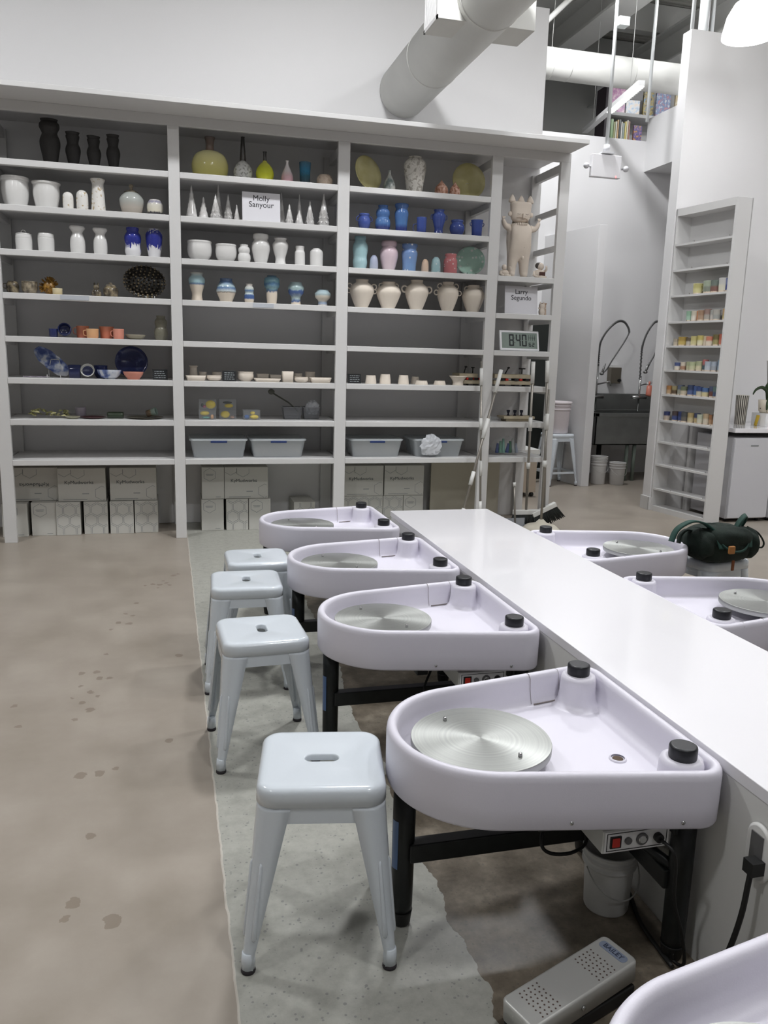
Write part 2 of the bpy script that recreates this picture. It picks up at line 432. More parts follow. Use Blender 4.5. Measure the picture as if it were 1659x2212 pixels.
G = 'white metal stools pulled up to the wheels'
st = make_stool('white metal stool in the foreground, nearest the camera, beside the near complete wheel', group=G)
st.location = (.331, 1.80, 0); st.rotation_euler = (0, 0, math.radians(-10))
dup(st, None, (.286, 2.775, 0), math.radians(93), 'white metal stool second from the camera, right behind the foreground stool')
dup(st, None, (.287, 3.43, 0), math.radians(88), 'white metal stool third from the camera in the left row')
dup(st, None, (.375, 3.835, 0), math.radians(91), 'farthest white metal stool of the left row, nearest the shelving')
dup(st, None, (2.665, 3.515, 0), math.radians(12), 'white metal stool right of the counter carrying the green backpack')
ts = make_stool('taller white metal stool with foot rails, carrying the lidded pail by the partition', H=.592, rails=True, name='tall_metal_stool')
ts.location = (4.27, 8.52, 0); ts.rotation_euler = (0, 0, math.radians(6))

# ================================================================== POTTERY WHEELS (local: nose at -x, straight back at x=0)
def make_wheel(label, group):
    t = thing('pottery_wheel', label, 'pottery wheel', (0, 0, 0), 0, group)
    D = [(-.455, 0, .245), (-.062, .262, .062), (-.062, -.262, .062)]
    n = 120; P = MB()
    prof = [(.012, .405), (.003, .407), (0, .413), (-.001, .46), (-.0015, .52), (.0, .531), (.004, .538), (.010, .5405), (.017, .540), (.023, .535), (.0255, .526), (.027, .50), (.031, .47), (.036, .460), (.044, .4545), (.055, .4535)]
    loft(P, [hull(D, d, n, z) for d, z in prof])
    # corner collars that carry the black caps
    for sy in (1, -1):
        P.lathe([(.075, .4535), (.062, .458), (.055, .468), (.051, .49), (.049, .53), (.046, .540), (.038, .5425)], 28, (-.080, sy*.246, 0), cap0=False)
    pan = P.build('splash_pan', PAN, t)
    # joints of the two-piece pan (thin dark gaps) on the +y wall
    D0 = Vector((-.455, .245, 0)); D1 = Vector((-.062, .324, 0)); dr = (D1-D0).normalized(); nr = Vector((dr.y, -dr.x, 0))
    for s_, wd in ((.235, .0008), (.335, .0005)):
        p0 = D0+dr*s_
        jm = MB()
        jm.tube([p0-nr*.0012+Vector((0, 0, .41)), p0-nr*.0022+Vector((0, 0, .528)), p0+nr*.006+Vector((0, 0, .5405)), p0+nr*.018+Vector((0, 0, .5408)), p0+nr*.0262+Vector((0, 0, .53)), p0+nr*.0285+Vector((0, 0, .50)), p0+nr*.038+Vector((0, 0, .459))], wd, 6)
        jm.build('pan_joint', mat('joint_dark', (.22, .19, .18), .7), pan)
    a = D0+dr*.243+nr*.040; b = D0+dr*.325+nr*.040
    MB().tube([a+Vector((0, 0, .458)), b+Vector((0, 0, .458))], .002, 6).build('pan_latch', mat('joint_dark', (0, 0, 0)), pan)
    MB().lathe([(.022, .4535), (.021, .457), (.017, .458)], 24, (-.135, -.075, 0), cap0=False, cap1=False).build('drain_ring', PAN, pan)
    MB().lathe([(.0135, .454), (.0130, .4555)], 20, (-.135, -.075, 0)).build('drain_hole', mat('drain_brown', (.09, .06, .04), .8), pan)
    for s_ in (.10, .35):                       # screws of the near wall, both sides
        for sy in (-1, 1):
            q = Vector((D0.x, 0, 0))+Vector((dr.x, 0, 0))*s_; yy = sy*(.245+dr.y*s_+.0035)
            MB().sphere((q.x, yy, .425), (.005, .003, .005), 10, 6).build('screw', CHROME, t)
    for sy in (1, -1):
        cap = MB().lathe([(.0300, 0), (.0310, .004), (.0310, .025), (.0300, .029), (.026, .031)], 60, (0, 0, 0), mod=lambda a, z: 1+.018*(1 if math.cos(30*a) > 0 else 0) if z < .03 else 1)
        cap.build('corner_cap', KNOB, t, (-.080, sy*.248, .5425))
    H = MB().lathe([(.165, .483), (.1705, .4845), (.1715, .488), (.1715, .5035), (.1705, .505)], 96, (0, 0, -.483), cap1=True).build('wheel_head', ALU, t, (-.470, 0, .485))
    for an in (2.05, 2.05+PI): 
        MB().lathe([(.005, 0), (.005, .005), (.004, .009), (.002, .0095)], 12, (.122*math.cos(an), .122*math.sin(an), .022)).build('bat_pin', CHROME, H)
    MB().lathe([(.05, .45), (.045, .485)], 24, (-.47, 0, 0)).build('hub', BLACK, t)
    # frame
    F = MB().box(-.64, -.05, .0, .04, .185, .235).box(-.07, -.025, -.235, .235, .335, .38).box(-.40, -.36, -.2, .2, .365, .405)
    F.box(-.075, -.035, -.22, .22, .185, .235).tube([(-.05, -.21, .24), (-.24, -.02, .36)], .014, 8)
    F.build('frame', BLACKM, t, bevel=.004)
    MB().lathe([(.09, .345), (.1, .352), (.1, .392), (.02, .405)], 28, (-.30, .02, 0)).build('motor_housing', BLACK, t)
    MB().lathe([(.12, .376), (.125, .38), (.125, .398), (.12, .402)], 32, (-.47, 0, 0)).build('drive_pulley', BLACK, t)
    MB().tube(spline([(-.25, .02, .36), (-.30, -.05, .32), (-.34, -.10, .27), (-.31, -.10, .235), (-.24, -.09, .225), (-.19, -.05, .24), (-.22, .03, .34)]), .0045, 8).build('power_cord', BLACK, t)
    for i, (x, y) in enumerate([(-.648, .035), (-.035, -.222), (-.035, .222)]):
        lg = MB().lathe([(.0265, .03), (.0275, .06), (.0285, .25), (.0285, .405)], 24, (x, y, 0)).build('leg', BLACKM, t)
        MB().lathe([(.021, 0), (.024, .006), (.027, .034), (.0285, .04)], 24, (x, y, 0)).build('rubber_foot', BLACK, lg)
        if i == 0:
            dm = MB(); 
            for k in range(9):
                an = PI*(.93)+k*PI*.38/8-.25
                pass
            rg = [[(x+.0292*math.cos(an), y+.0292*math.sin(an), z) for an in [PI*1.02+k*.75/8 for k in range(9)]] for z in (.165, .175, .285, .295)]
            vs = [Vector(q) for r_ in rg for q in r_]
            dm.add(vs, [(j*9+k, j*9+k+1, (j+1)*9+k+1, (j+1)*9+k) for j in range(3) for k in range(8)], True)
            dm.build('maker_decal', mat('decal_blue', S('5f7ba8'), .3), lg)
    # control box with switch, button, dial and plug
    cb = MB().box(-.275, -.105, -.265, -.07, .335, .392).build('control_box', mat('box_metal', (.55, .55, .53), .35, metal=.2), t, bevel=.003)
    MB().box(-.270, -.110, -.2665, -.265, .338, .389).build('face_plate', mat('face_plate', (.75, .75, .74), .4), cb)
    fr = MB()
    for z in (.342, .384): fr.box(-.266, -.114, -.2675, -.2665, z, z+.0015)
    for x in (-.266, -.1155): fr.box(x, x+.0015, -.2675, -.2665, .342, .3855)
    fr.build('face_border', BLACK, cb)
    MB().box(-.258, -.231, -.270, -.2665, .350, .378).build('switch_frame', BLACK, cb)
    MB().box(-.254, -.235, -.2725, -.269, .353, .375).build('rocker_switch', RED, cb, bevel=.002)
    R = Matrix.Rotation(PI/2, 4, 'X')
    def disc(nme, x, z, r, h, m): MB().lathe([(r, 0), (r, h*.8), (r*.8, h)], 20, (0, 0, 0), Matrix.Translation((x, -.2665, z)) @ R).build(nme, m, cb)
    disc('button', -.213, .364, .0085, .006, mat('dark_metal', (.12, .12, .12), .4))
    disc('socket', -.178, .364, .0145, .005, mat('dark_metal', (0, 0, 0)))
    disc('socket_core', -.178, .364, .010, .007, CHROME)
    disc('plug', -.138, .364, .011, .014, BLACK)
    MB().tube(spline([(-.138, -.28, .364), (-.125, -.31, .352), (-.11, -.305, .31), (-.085, -.28, .20), (-.05, -.275, .10), (-.035, -.27, .012), (-.05, -.22, .006)]), .004, 8).build('pedal_cord', BLACK, t)
    return t
GW = 'pottery wheels along the counter'
w1 = make_wheel('large pottery wheel in the foreground with its whole pan in view, on black legs', GW)
w1.location = (1.180, 1.715, 0)
dup(w1, None, (1.170, 2.645, 0), 0, 'pottery wheel second from the foreground on the left side of the counter')
dup(w1, None, (1.170, 3.435, 0), 0, 'pottery wheel third from the foreground on the left side of the counter')
dup(w1, None, (1.130, 4.275, 0), math.radians(1), 'farthest pottery wheel on the left side, next to the cartons under the shelving')
dup(w1, None, (1.180, .66, 0), 0, 'pottery wheel cut off by the bottom right corner of the photo')
dup(w1, None, (1.770, 3.50, 0), PI, 'pottery wheel on the right side of the counter beside the backpack stool')
dup(w1, None, (1.775, 2.59, 0), PI, 'pottery wheel on the right side of the counter, cut by the right photo edge')
dup(w1, None, (1.775, 1.66, 0), PI, 'pottery wheel on the right side of which only a sliver of rim shows')

# ================================================================== PEDAL, BUCKET, OUTLET
pd = thing('foot_pedal', 'grey metal foot pedal with punched holes on the floor by the front wheel', 'foot pedal', (.822, 1.388, 0), math.radians(19.5))
MB().box(-.155, .155, -.05, .05, 0, .035).build('base', BLACK, pd, bevel=.006)
T = Matrix.Rotation(math.radians(-3), 4, 'Y')
pl = MB(); sq = lambda hx, hy, r: [((hx-r)*a, (hy-r)*b, r) for a in (1, -1) for b in (1, -1)]
RC = sq(.163, .05, .016)
loft(pl, [hull(RC, 0, 40, .040), hull(RC, 0, 40, .084), hull(RC, .002, 40, .0875), hull(RC, .006, 40, .089)], M=T)
plate = pl.build('tread_plate', mat('pedal_metal', (.50, .50, .48), .38, metal=.35), pd)
hl = MB()
for x0 in (-.125, .045):
    for i in range(5):
        for j in range(8): hl.lathe([(.0021, .0893), (.0021, .0896)], 8, (x0+i*.0125+(.003 if j % 2 else 0), -.038+j*.0102, 0), T)
hl.build('punched_holes', mat('hole_dark', (.08, .05, .04), .8), plate)
NP = sq(.0115, .037, .010); npm = MB(); loft(npm, [[(x+.135, y, z) for x, y, z in hull(NP, 0, 32, .0893)], [(x+.135, y, z) for x, y, z in hull(NP, 0, 32, .0899)]], M=T)
npm.build('nameplate', mat('nameplate_blue', S('7d8698'), .4), plate)
text('nameplate_text', 'BAILEY', .0175, mat('nameplate_ink', S('3a4256'), .5), plate, T @ Vector((.135, .0, .0903)), (Matrix.Rotation(math.radians(-3), 4, 'Y') @ Matrix.Rotation(-PI/2, 4, 'Z')).to_euler())
MB().sphere((-.02, -.052, .06), (.006, .004, .006), 10, 6).build('side_screw', CHROME, pd)

def make_bucket(name, label, r, h, m, cat='bucket', lid=False, group=None, bail=True, bands=2):
    prof = [(r*.82, 0), (r*.85, .004), (r*.93, h*.7), (r*.945, h*.74), (r*1.03, h*.75), (r*1.03, h*.77), (r*.96, h*.78), (r*.97, h*.86), (r*1.04, h*.87), (r*1.04, h*.89), (r*.97, h*.9), (r*.985, h*.96), (r*1.03, h*.97), (r*1.03, h), (r*.95, h), (r*.93, h*.96), (r*.80, .012)]
    o = MB().lathe(prof, 40).build(name, m); tag(o, label, cat, group)
    if bail:
        MB().tube([(r*1.06*math.cos(a), -.012-r*.9*math.sin(a)*.35 - r*.75*math.sin(a), h*.76-r*.9*math.sin(a)) for a in [PI*k/14 for k in range(15)]], .002, 6).build('handle', mat('handle_wire', (.45, .45, .43), .5), o)
        MB().lathe([(.012, 0), (.012, .012)], 14, (0, 0, 0), Matrix.Translation((r*.95, 0, h*.76)) @ Matrix.Rotation(PI/2, 4, 'Y')).build('handle_boss', m, o)
    if lid: MB().lathe([(r*1.05, h-.02), (r*1.07, h-.018), (r*1.07, h+.004), (r*1.0, h+.006), (r*.97, h+.001)], 40).build('lid', m, o)
    return o
bk = make_bucket('small_bucket', 'small white plastic bucket on the floor under the foreground wheel', .068, .172, mat('bucket_plastic', (.70, .70, .68), .45))
bk.location = (1.085, 1.70, 0)
ot = thing('wall_outlet', 'oval white power outlet on the counter side at the right edge', 'outlet', (1.1905, 1.30, .40))
pm = MB(); OV = [(0, .028, .026), (0, -.028, .026)]
Ry = Matrix(((0, 0, -1, 0), (1, 0, 0, 0), (0, 1, 0, 0), (0, 0, 0, 1)))
loft(pm, [hull([(0, .03, .036), (0, -.03, .036)], 0, 40, 0), hull([(0, .03, .036), (0, -.03, .036)], 0, 40, .006), hull([(0, .03, .036), (0, -.03, .036)], .006, 40, .010)], M=Ry)
pm.build('cover_plate', WHITE, ot)
MB().box(-.0125, -.009, -.018, .018, -.045, .045).build('metal_insert', mat('dark_metal', (0, 0, 0)), ot)
cord = MB().tube(spline([(1.16, 1.285, .375), (1.155, 1.283, .34), (1.150, 1.285, .27), (1.145, 1.30, .18), (1.13, 1.32, .08), (1.10, 1.34, .01), (1.0, 1.37, .008)]), .006, 8)
cord.box(1.150, 1.182, 1.27, 1.30, .365, .395)
tag(cord.build('plugged_cord', BLACK), 'thick black cord plugged into the oval outlet on the counter side', 'cord')
tag(MB().tube(spline([(1.13, 1.92, .008), (1.17, 1.80, .01), (1.165, 1.72, .01), (1.13, 1.60, .008), (1.12, 1.45, .008)]), .006, 8).build('floor_cable', BLACK), 'black cable lying on the floor behind the small white bucket', 'cord')

# ================================================================== BACKPACK
GR = mat('canvas_green', S('16241d'), .85, noise=.35, nscale=20, bump=.5, bscale=300)
GR2 = mat('strap_green', S('23453d'), .7, bump=.3, bscale=400)
LEA = mat('tan_leather', S('b27a45'), .6, noise=.2)
bpk = thing('backpack', 'dark green canvas backpack lying on the stool right of the counter', 'backpack', (2.625, 3.41, .452), math.radians(4))
def puff(c, r, e=.55, n=28, m=16, wr=.012, seed=0):
    mb = MB(); sg = lambda v, p: math.copysign(abs(v)**p, v)
    vs = []
    for j in range(m+1):
        ph = PI*(j+.01)/(m+.02)-PI/2
        for i in range(n):
            a = 2*PI*i/n
            k = 1+wr*4*math.sin(3*a+seed+2*ph)*math.cos(4*ph+seed)+wr*3*math.sin(7*a+5*ph+seed*2)
            vs.append((c[0]+r[0]*k*sg(math.cos(ph), e)*sg(math.cos(a), e), c[1]+r[1]*k*sg(math.cos(ph), e)*sg(math.sin(a), e), c[2]+r[2]*k*sg(math.sin(ph), .8)))
    fs = [(j*n+i, j*n+(i+1) % n, (j+1)*n+(i+1) % n, (j+1)*n+i) for j in range(m) for i in range(n)]
    fs += [tuple(range(n-1, -1, -1)), tuple(m*n+i for i in range(n))]
    return mb.add(vs, fs, True)
puff((0, 0, .090), (.172, .125, .092), .62, wr=.010).build('body', GR, bpk, sub=1)
puff((.0, -.045, .128), (.140, .092, .058), .65, wr=.01, seed=2).build('top_flap', GR, bpk, sub=1)
puff((-.13, -.03, .10), (.062, .09, .075), .8, seed=4).build('side_pocket', GR, bpk, sub=1)
puff((.130, -.03, .09), (.062, .09, .08), .8, seed=5).build('side_pocket', GR, bpk, sub=1)
def band(pts, w, th=.006, wd=Vector((0, 1, 0))):
    mb = MB(); P = spline(pts, 6); vs = []
    for i, q in enumerate(P):
        t = (P[min(i+1, len(P)-1)]-P[max(i-1, 0)]).normalized(); nn = t.cross(wd).normalized(); 
        for a, b in ((1, 1), (1, -1), (-1, -1), (-1, 1)): vs.append(q+wd*(a*w/2)+nn*(b*th/2))
    fs = [(i*4+k, i*4+(k+1) % 4, (i+1)*4+(k+1) % 4, (i+1)*4+k) for i in range(len(P)-1) for k in range(4)]+[(0, 1, 2, 3), tuple(len(vs)-1-k for k in range(4))]
    return mb.add(vs, fs, True)
wdd = Vector((.25, .95, -.1)).normalized()
band([(-.30, -.03, .115), (-.285, -.035, .165), (-.255, -.04, .195), (-.20, -.045, .215), (-.14, -.05, .205), (-.10, -.06, .18), (-.07, -.075, .155)], .05, .009, wdd).build('shoulder_strap', GR2, bpk)
band([(-.24, -.01, .10), (-.235, -.01, .14), (-.20, -.01, .165), (-.15, 0, .15)], .035, .008, wdd).build('strap_end', GR, bpk)
band([(.045, -.06, .15), (.065, -.055, .19), (.10, -.05, .225), (.135, -.03, .225), (.15, 0, .19), (.15, .04, .13)], .055, .010, Vector((.5, .85, .1)).normalized()).build('shoulder_strap', GR2, bpk)
MB().tube(spline([(.15, -.03, .17), (.21, -.04, .14), (.255, -.04, .09), (.25, -.04, .062), (.215, -.04, .07), (.175, -.04, .12), (.155, -.03, .15)]), .0045, 6).build('webbing_loop', GR, bpk)
MB().tube([(.14, -.03, .155), (.18, -.05, .10), (.215, -.05, .045)], .005, 6).build('webbing_end', GR, bpk)
band([(-.09, -.09, .17), (-.085, -.125, .12), (-.05, -.142, .088), (0, -.146, .075), (.05, -.140, .085), (.085, -.12, .12), (.09, -.085, .165)], .012, .005, Vector((0, .3, 1)).normalized()).build('flap_seam', GR2, bpk)
band([(-.095, -.07, .178), (-.092, -.112, .14), (-.085, -.135, .09)], .03, .004, Vector((1, 0, 0))).build('flap_strap', GR2, bpk)
band([(.085, -.07, .175), (.09, -.112, .14), (.085, -.13, .09)], .03, .004, Vector((1, 0, 0))).build('flap_strap', GR2, bpk)
MB().box(-.065, -.030, -.166, -.150, .070, .110).build('leather_patch', LEA, bpk, bevel=.006)
MB().box(-.015, .002, -.135, -.129, -.022, .03).build('leather_pull', mat('leather_dark', S('7a4526'), .6), bpk, bevel=.003)

# ================================================================== SHELVING UNIT
YF = 6.235
unit = thing('shelving_unit', 'white built-in display shelving with four bays filling the wall', 'shelving', (0, YF, 0))
POSTS = [(-1.215, -1.130), (-.0045, .0745), (1.213, 1.302), (2.426, 2.515), (3.003, 3.086)]
STOP = {1: 2.649, 2: 2.356, 3: 2.065, 4: 1.776, 5: 1.482, 6: 1.193, 7: .900, 8: .609}
for x0, x1 in POSTS:
    MB().box(x0, x1, 0, .038, 0, 2.953).build('post', SHELF, unit, bevel=.002)
    MB().box(x0-.01 if x1 < 3 else x0, x1-.01 if x1 < 3 else x1, .535, .573, 0, 2.953).build('back_post', SHELF, unit)
MB().box(-2.55, 3.086, 0, .03, 2.953, 3.02).build('fascia', SHELF, unit, bevel=.002)
MB().box(-2.6, 3.075, -.31, .574, 3.02, 3.052).build('top_board', SHELF, unit, bevel=.003)
BAY = [(-2.4, -1.215), (-1.130, -.0045), (.0745, 1.213), (1.302, 2.426), (2.515, 3.003)]
for b, (x0, x1) in enumerate(BAY):
    for k, z in STOP.items():
        if b == 4 and k < 3: continue
        MB().box(x0-.035 if b else x0, x1+.035 if b < 4 else x1+.03, .038, .573, z-.019, z).build('shelf_board', SHELF, unit)
        MB().box(x0, x1, -.004, .038, z-.042, z).build('shelf_lip', SHELF, unit, bevel=.004)
for i, (x0, x1) in enumerate(POSTS):
    for k, z in STOP.items():
        MB().box(x0+.028 if i < 4 else x0+.045, x1-.02 if i < 4 else x1-.015, .038, .535, z-.064, z-.0195).build('side_rail', SHELF, unit)
    MB().box(x0+.03, x1-.02, .038, .535, 2.89, 2.953).build('side_rail', SHELF, unit)
def strip_label(x, z, w, lab):
    tag(MB().box(-w/2, w/2, -.002, 0, -.015, .015).build('shelf_edge_label', mat('label_grey', S('b9bdc4'), .4), None, (x, YF-.0045, z)), lab, 'label')
strip_label(-.66, 1.757, .19, 'pale blank label strip on the shelf edge below the brown pots')
strip_label(.66, 1.757, .155, 'pale blank label strip on the shelf edge below the blue banded vases')

# ================================================================== POTTERY
def cr(P, k=4):
    out = []
    for i in range(len(P)-1):
        a = P[max(i-1, 0)]; b = P[i]; c = P[i+1]; d = P[min(i+2, len(P)-1)]
        for j in range(k):
            t = j/k
            out.append(tuple(max(0.0005, .5*((2*b[m])+(c[m]-a[m])*t+(2*a[m]-5*b[m]+4*c[m]-d[m])*t*t+(3*b[m]-a[m]-3*c[m]+d[m])*t**3)) if m == 0 else .5*((2*b[m])+(c[m]-a[m])*t+(2*a[m]-5*b[m]+4*c[m]-d[m])*t*t+(3*b[m]-a[m]-3*c[m]+d[m])*t**3) for m in (0, 1)))
    out.append(P[-1]); return out
PROF = {
 'planter': [(.72, 0), (.74, .03), (.9, .3), (.97, .6), (.93, .84), (.97, .87), (1, .92), (.99, 1)],
 'flare': [(.70, 0), (.72, .03), (.84, .3), (.92, .6), (.90, .86), (.98, .93), (1, 1)],
 'bowl': [(.62, 0), (.64, .04), (.9, .25), (1, .55), (.96, .85), (.99, .93), (.97, 1)],
 'lowbowl': [(.5, 0), (.52, .05), (.78, .3), (.95, .7), (1, 1)],
 'cup': [(.86, 0), (.9, .04), (.96, .3), (.97, .7), (1, .96), (.97, 1)],
 'cupt': [(1, 0), (1, .05), (.93, .5), (.85, .9), (.82, 1)],
 'cupf': [(.78, 0), (.82, .05), (.84, .4), (.92, .8), (1, 1)],
 'tumbler': [(.82, 0), (.86, .04), (.88, .3), (.94, .7), (1, .97), (.97, 1)],
 'shaker': [(.9, 0), (.95, .03), (1, .3), (1, .68), (.9, .85), (.6, .96), (.3, 1)],
 'cylvase': [(.95, 0), (.98, .03), (.92, .3), (.82, .7), (.78, .84), (.9, .92), (1, .97), (.97, 1)],
 'milk': [(.88, 0), (.92, .04), (.98, .3), (.92, .55), (.68, .75), (.72, .82), (1, .93), (1, .97), (.97, 1)],
 'jar': [(.93, 0), (.96, .04), (1, .5), (1, .74), (.97, .76), (.99, .8), (.97, .93), (.92, 1)],
 'jarneck': [(.9, 0), (.96, .03), (1, .1), (1, .62), (.9, .74), (.82, .78), (.84, .9), (.88, .95), (.84, 1)],
 'jardome': [(.92, 0), (.98, .03), (1, .5), (1, .72), (.92, .86), (.6, .97), (.55, 1)],
 'gourd': [(.78, 0), (.85, .05), (1, .25), (.93, .45), (.80, .53), (.90, .66), (.86, .8), (.62, .9), (.66, 1)],
 'urn': [(.62, 0), (.66, .04), (.82, .22), (1, .5), (.95, .68), (.72, .8), (.82, .85), (.86, .95), (.78, 1)],
 'hour': [(.75, 0), (.68, .08), (.62, .25), (.8, .45), (1, .68), (.97, .8), (.72, .89), (.72, .94), (.84, 1)],
 'torso': [(.68, 0), (.72, .1), (.86, .28), (1, .44), (.97, .56), (.76, .68), (.80, .74), (.98, .82), (.96, .90), (.80, .95), (.86, 1)],
 'torso2': [(.62, 0), (.68, .1), (.84, .28), (1, .46), (.92, .58), (.74, .68), (.80, .78), (.90, .88), (.82, .93), (.95, 1)],
 'flask': [(.78, 0), (.9, .08), (1, .35), (.98, .6), (.8, .84), (.5, .96), (.26, 1)],
 'onion': [(.62, 0), (.8, .06), (1, .32), (.92, .58), (.6, .8), (.28, .93), (.2, 1)],
 'tear': [(.8, 0), (.92, .06), (1, .2), (.9, .38), (.5, .65), (.24, .82), (.2, .92), (.26, 1)],
 'squat': [(.74, 0), (.88, .1), (1, .45), (.96, .75), (.7, .97), (.66, 1)],
 'lidjar': [(.66, 0), (.8, .06), (1, .42), (.96, .6), (.6, .78), (.5, .8)],
 'vase3': [(.8, 0), (.84, .05), (.96, .22), (.88, .38), (1, .6), (.95, .74), (.7, .86), (.76, .93), (.72, 1)],
 'vase2': [(.8, 0), (.84, .1), (.86, .3), (1, .62), (.98, .72), (.84, .82), (1, .93), (.97, 1)],
 'tall': [(.62, 0), (.7, .08), (.88, .4), (1, .7), (.95, .84), (.66, .95), (.55, .97), (.6, 1)],
 'egg': [(.9, 0), (1, .1), (.98, .5), (.8, .82), (.42, .98), (.35, 1)],
 'round': [(.6, 0), (.72, .08), (1, .42), (.94, .68), (.74, .82), (.84, .92), (.8, 1)],
 'acorn': [(.66, 0), (.9, .12), (1, .32), (.85, .55), (.45, .75), (.12, .92), (.06, 1)],
 'amph': [(.52, 0), (.54, .05), (.76, .27), (1, .56), (.99, .68), (.86, .79), (.56, .88), (.50, .93), (.54, 1)],
 'cap': [(.6, 0), (.62, .08), (.7, .3), (.72, .5), (.95, .62), (1, .75), (.9, .9), (.6, .97), (.62, 1)],
 'mush': [(.66, 0), (.6, .1), (.58, .35), (.9, .5), (1, .68), (.98, .8), (.7, .95), (.72, 1)],
 'belt': [(.6, 0), (.68, .1), (.98, .42), (1, .5), (.93, .66), (.66, .86), (.6, .95), (.64, 1)],
 'funnel': [(.62, 0), (.6, .1), (.58, .4), (.9, .85), (1, .92), (1, 1)],
 'plate': [(.6, 0), (.62, .1), (.9, .6), (1, 1)],
}
def vessel(name, label, cat, x, y, z, w, h, prof, m, group=None, open_=True, handles=(), rotz=0, sy=1, n=32, mod=None):
    p = [(r*w/2, q*h) for r, q in cr(PROF[prof])]
    th = min(.006, w*.06)
    if open_:
        p = p+[(max(.001, r-th), q-(.001 if i == 0 else 0)) for i, (r, q) in enumerate(p[::-1]) if q > .10*h+.004]
        p.append((.001, .10*h+.003))
    o = MB().lathe(p, n, mod=mod, sy=sy, cap1=True).build(name, m, None, (x, y, z), rotz)
    tag(o, label, cat, group)
    for kind in handles:
        if kind[0] == 'ring':
            _, side, zf, xf, rad = kind
            cx_ = side*(w/2*xf+rad*.7)
            MB().tube([(cx_+side*rad*math.cos(a_), 0, zf*h+rad*math.sin(a_)) for a_ in [2*PI*k_/16 for k_ in range(17)]], rad*.27, 8).build('handle', m, o); continue
        side, z0, z1, out = kind[:4]; r_at = lambda zz: max(r for r, q in p if abs(q/h-zz) < .12)
        ra, rb_ = r_at(z0), r_at(z1)
        hb = MB().tube(spline([(side*(ra*.95), 0, z0*h), (side*(ra+out*.8), 0, z0*h+.1*(z1-z0)*h), (side*(max(ra, rb_)+out), 0, (z0+z1)/2*h), (side*(rb_+out*.8), 0, z1*h-.1*(z1-z0)*h), (side*(rb_*.92), 0, z1*h)], 4), max(.0028, w*.03), 7)
        hb.build('handle', m, o)
    return o
G_ = glaze
M_crackle = G_('crackle_white', [(.42, 'cfcbc2'), (.5, 'd9d5cc'), (.6, '9b958b')], .2, 'noise', 40)
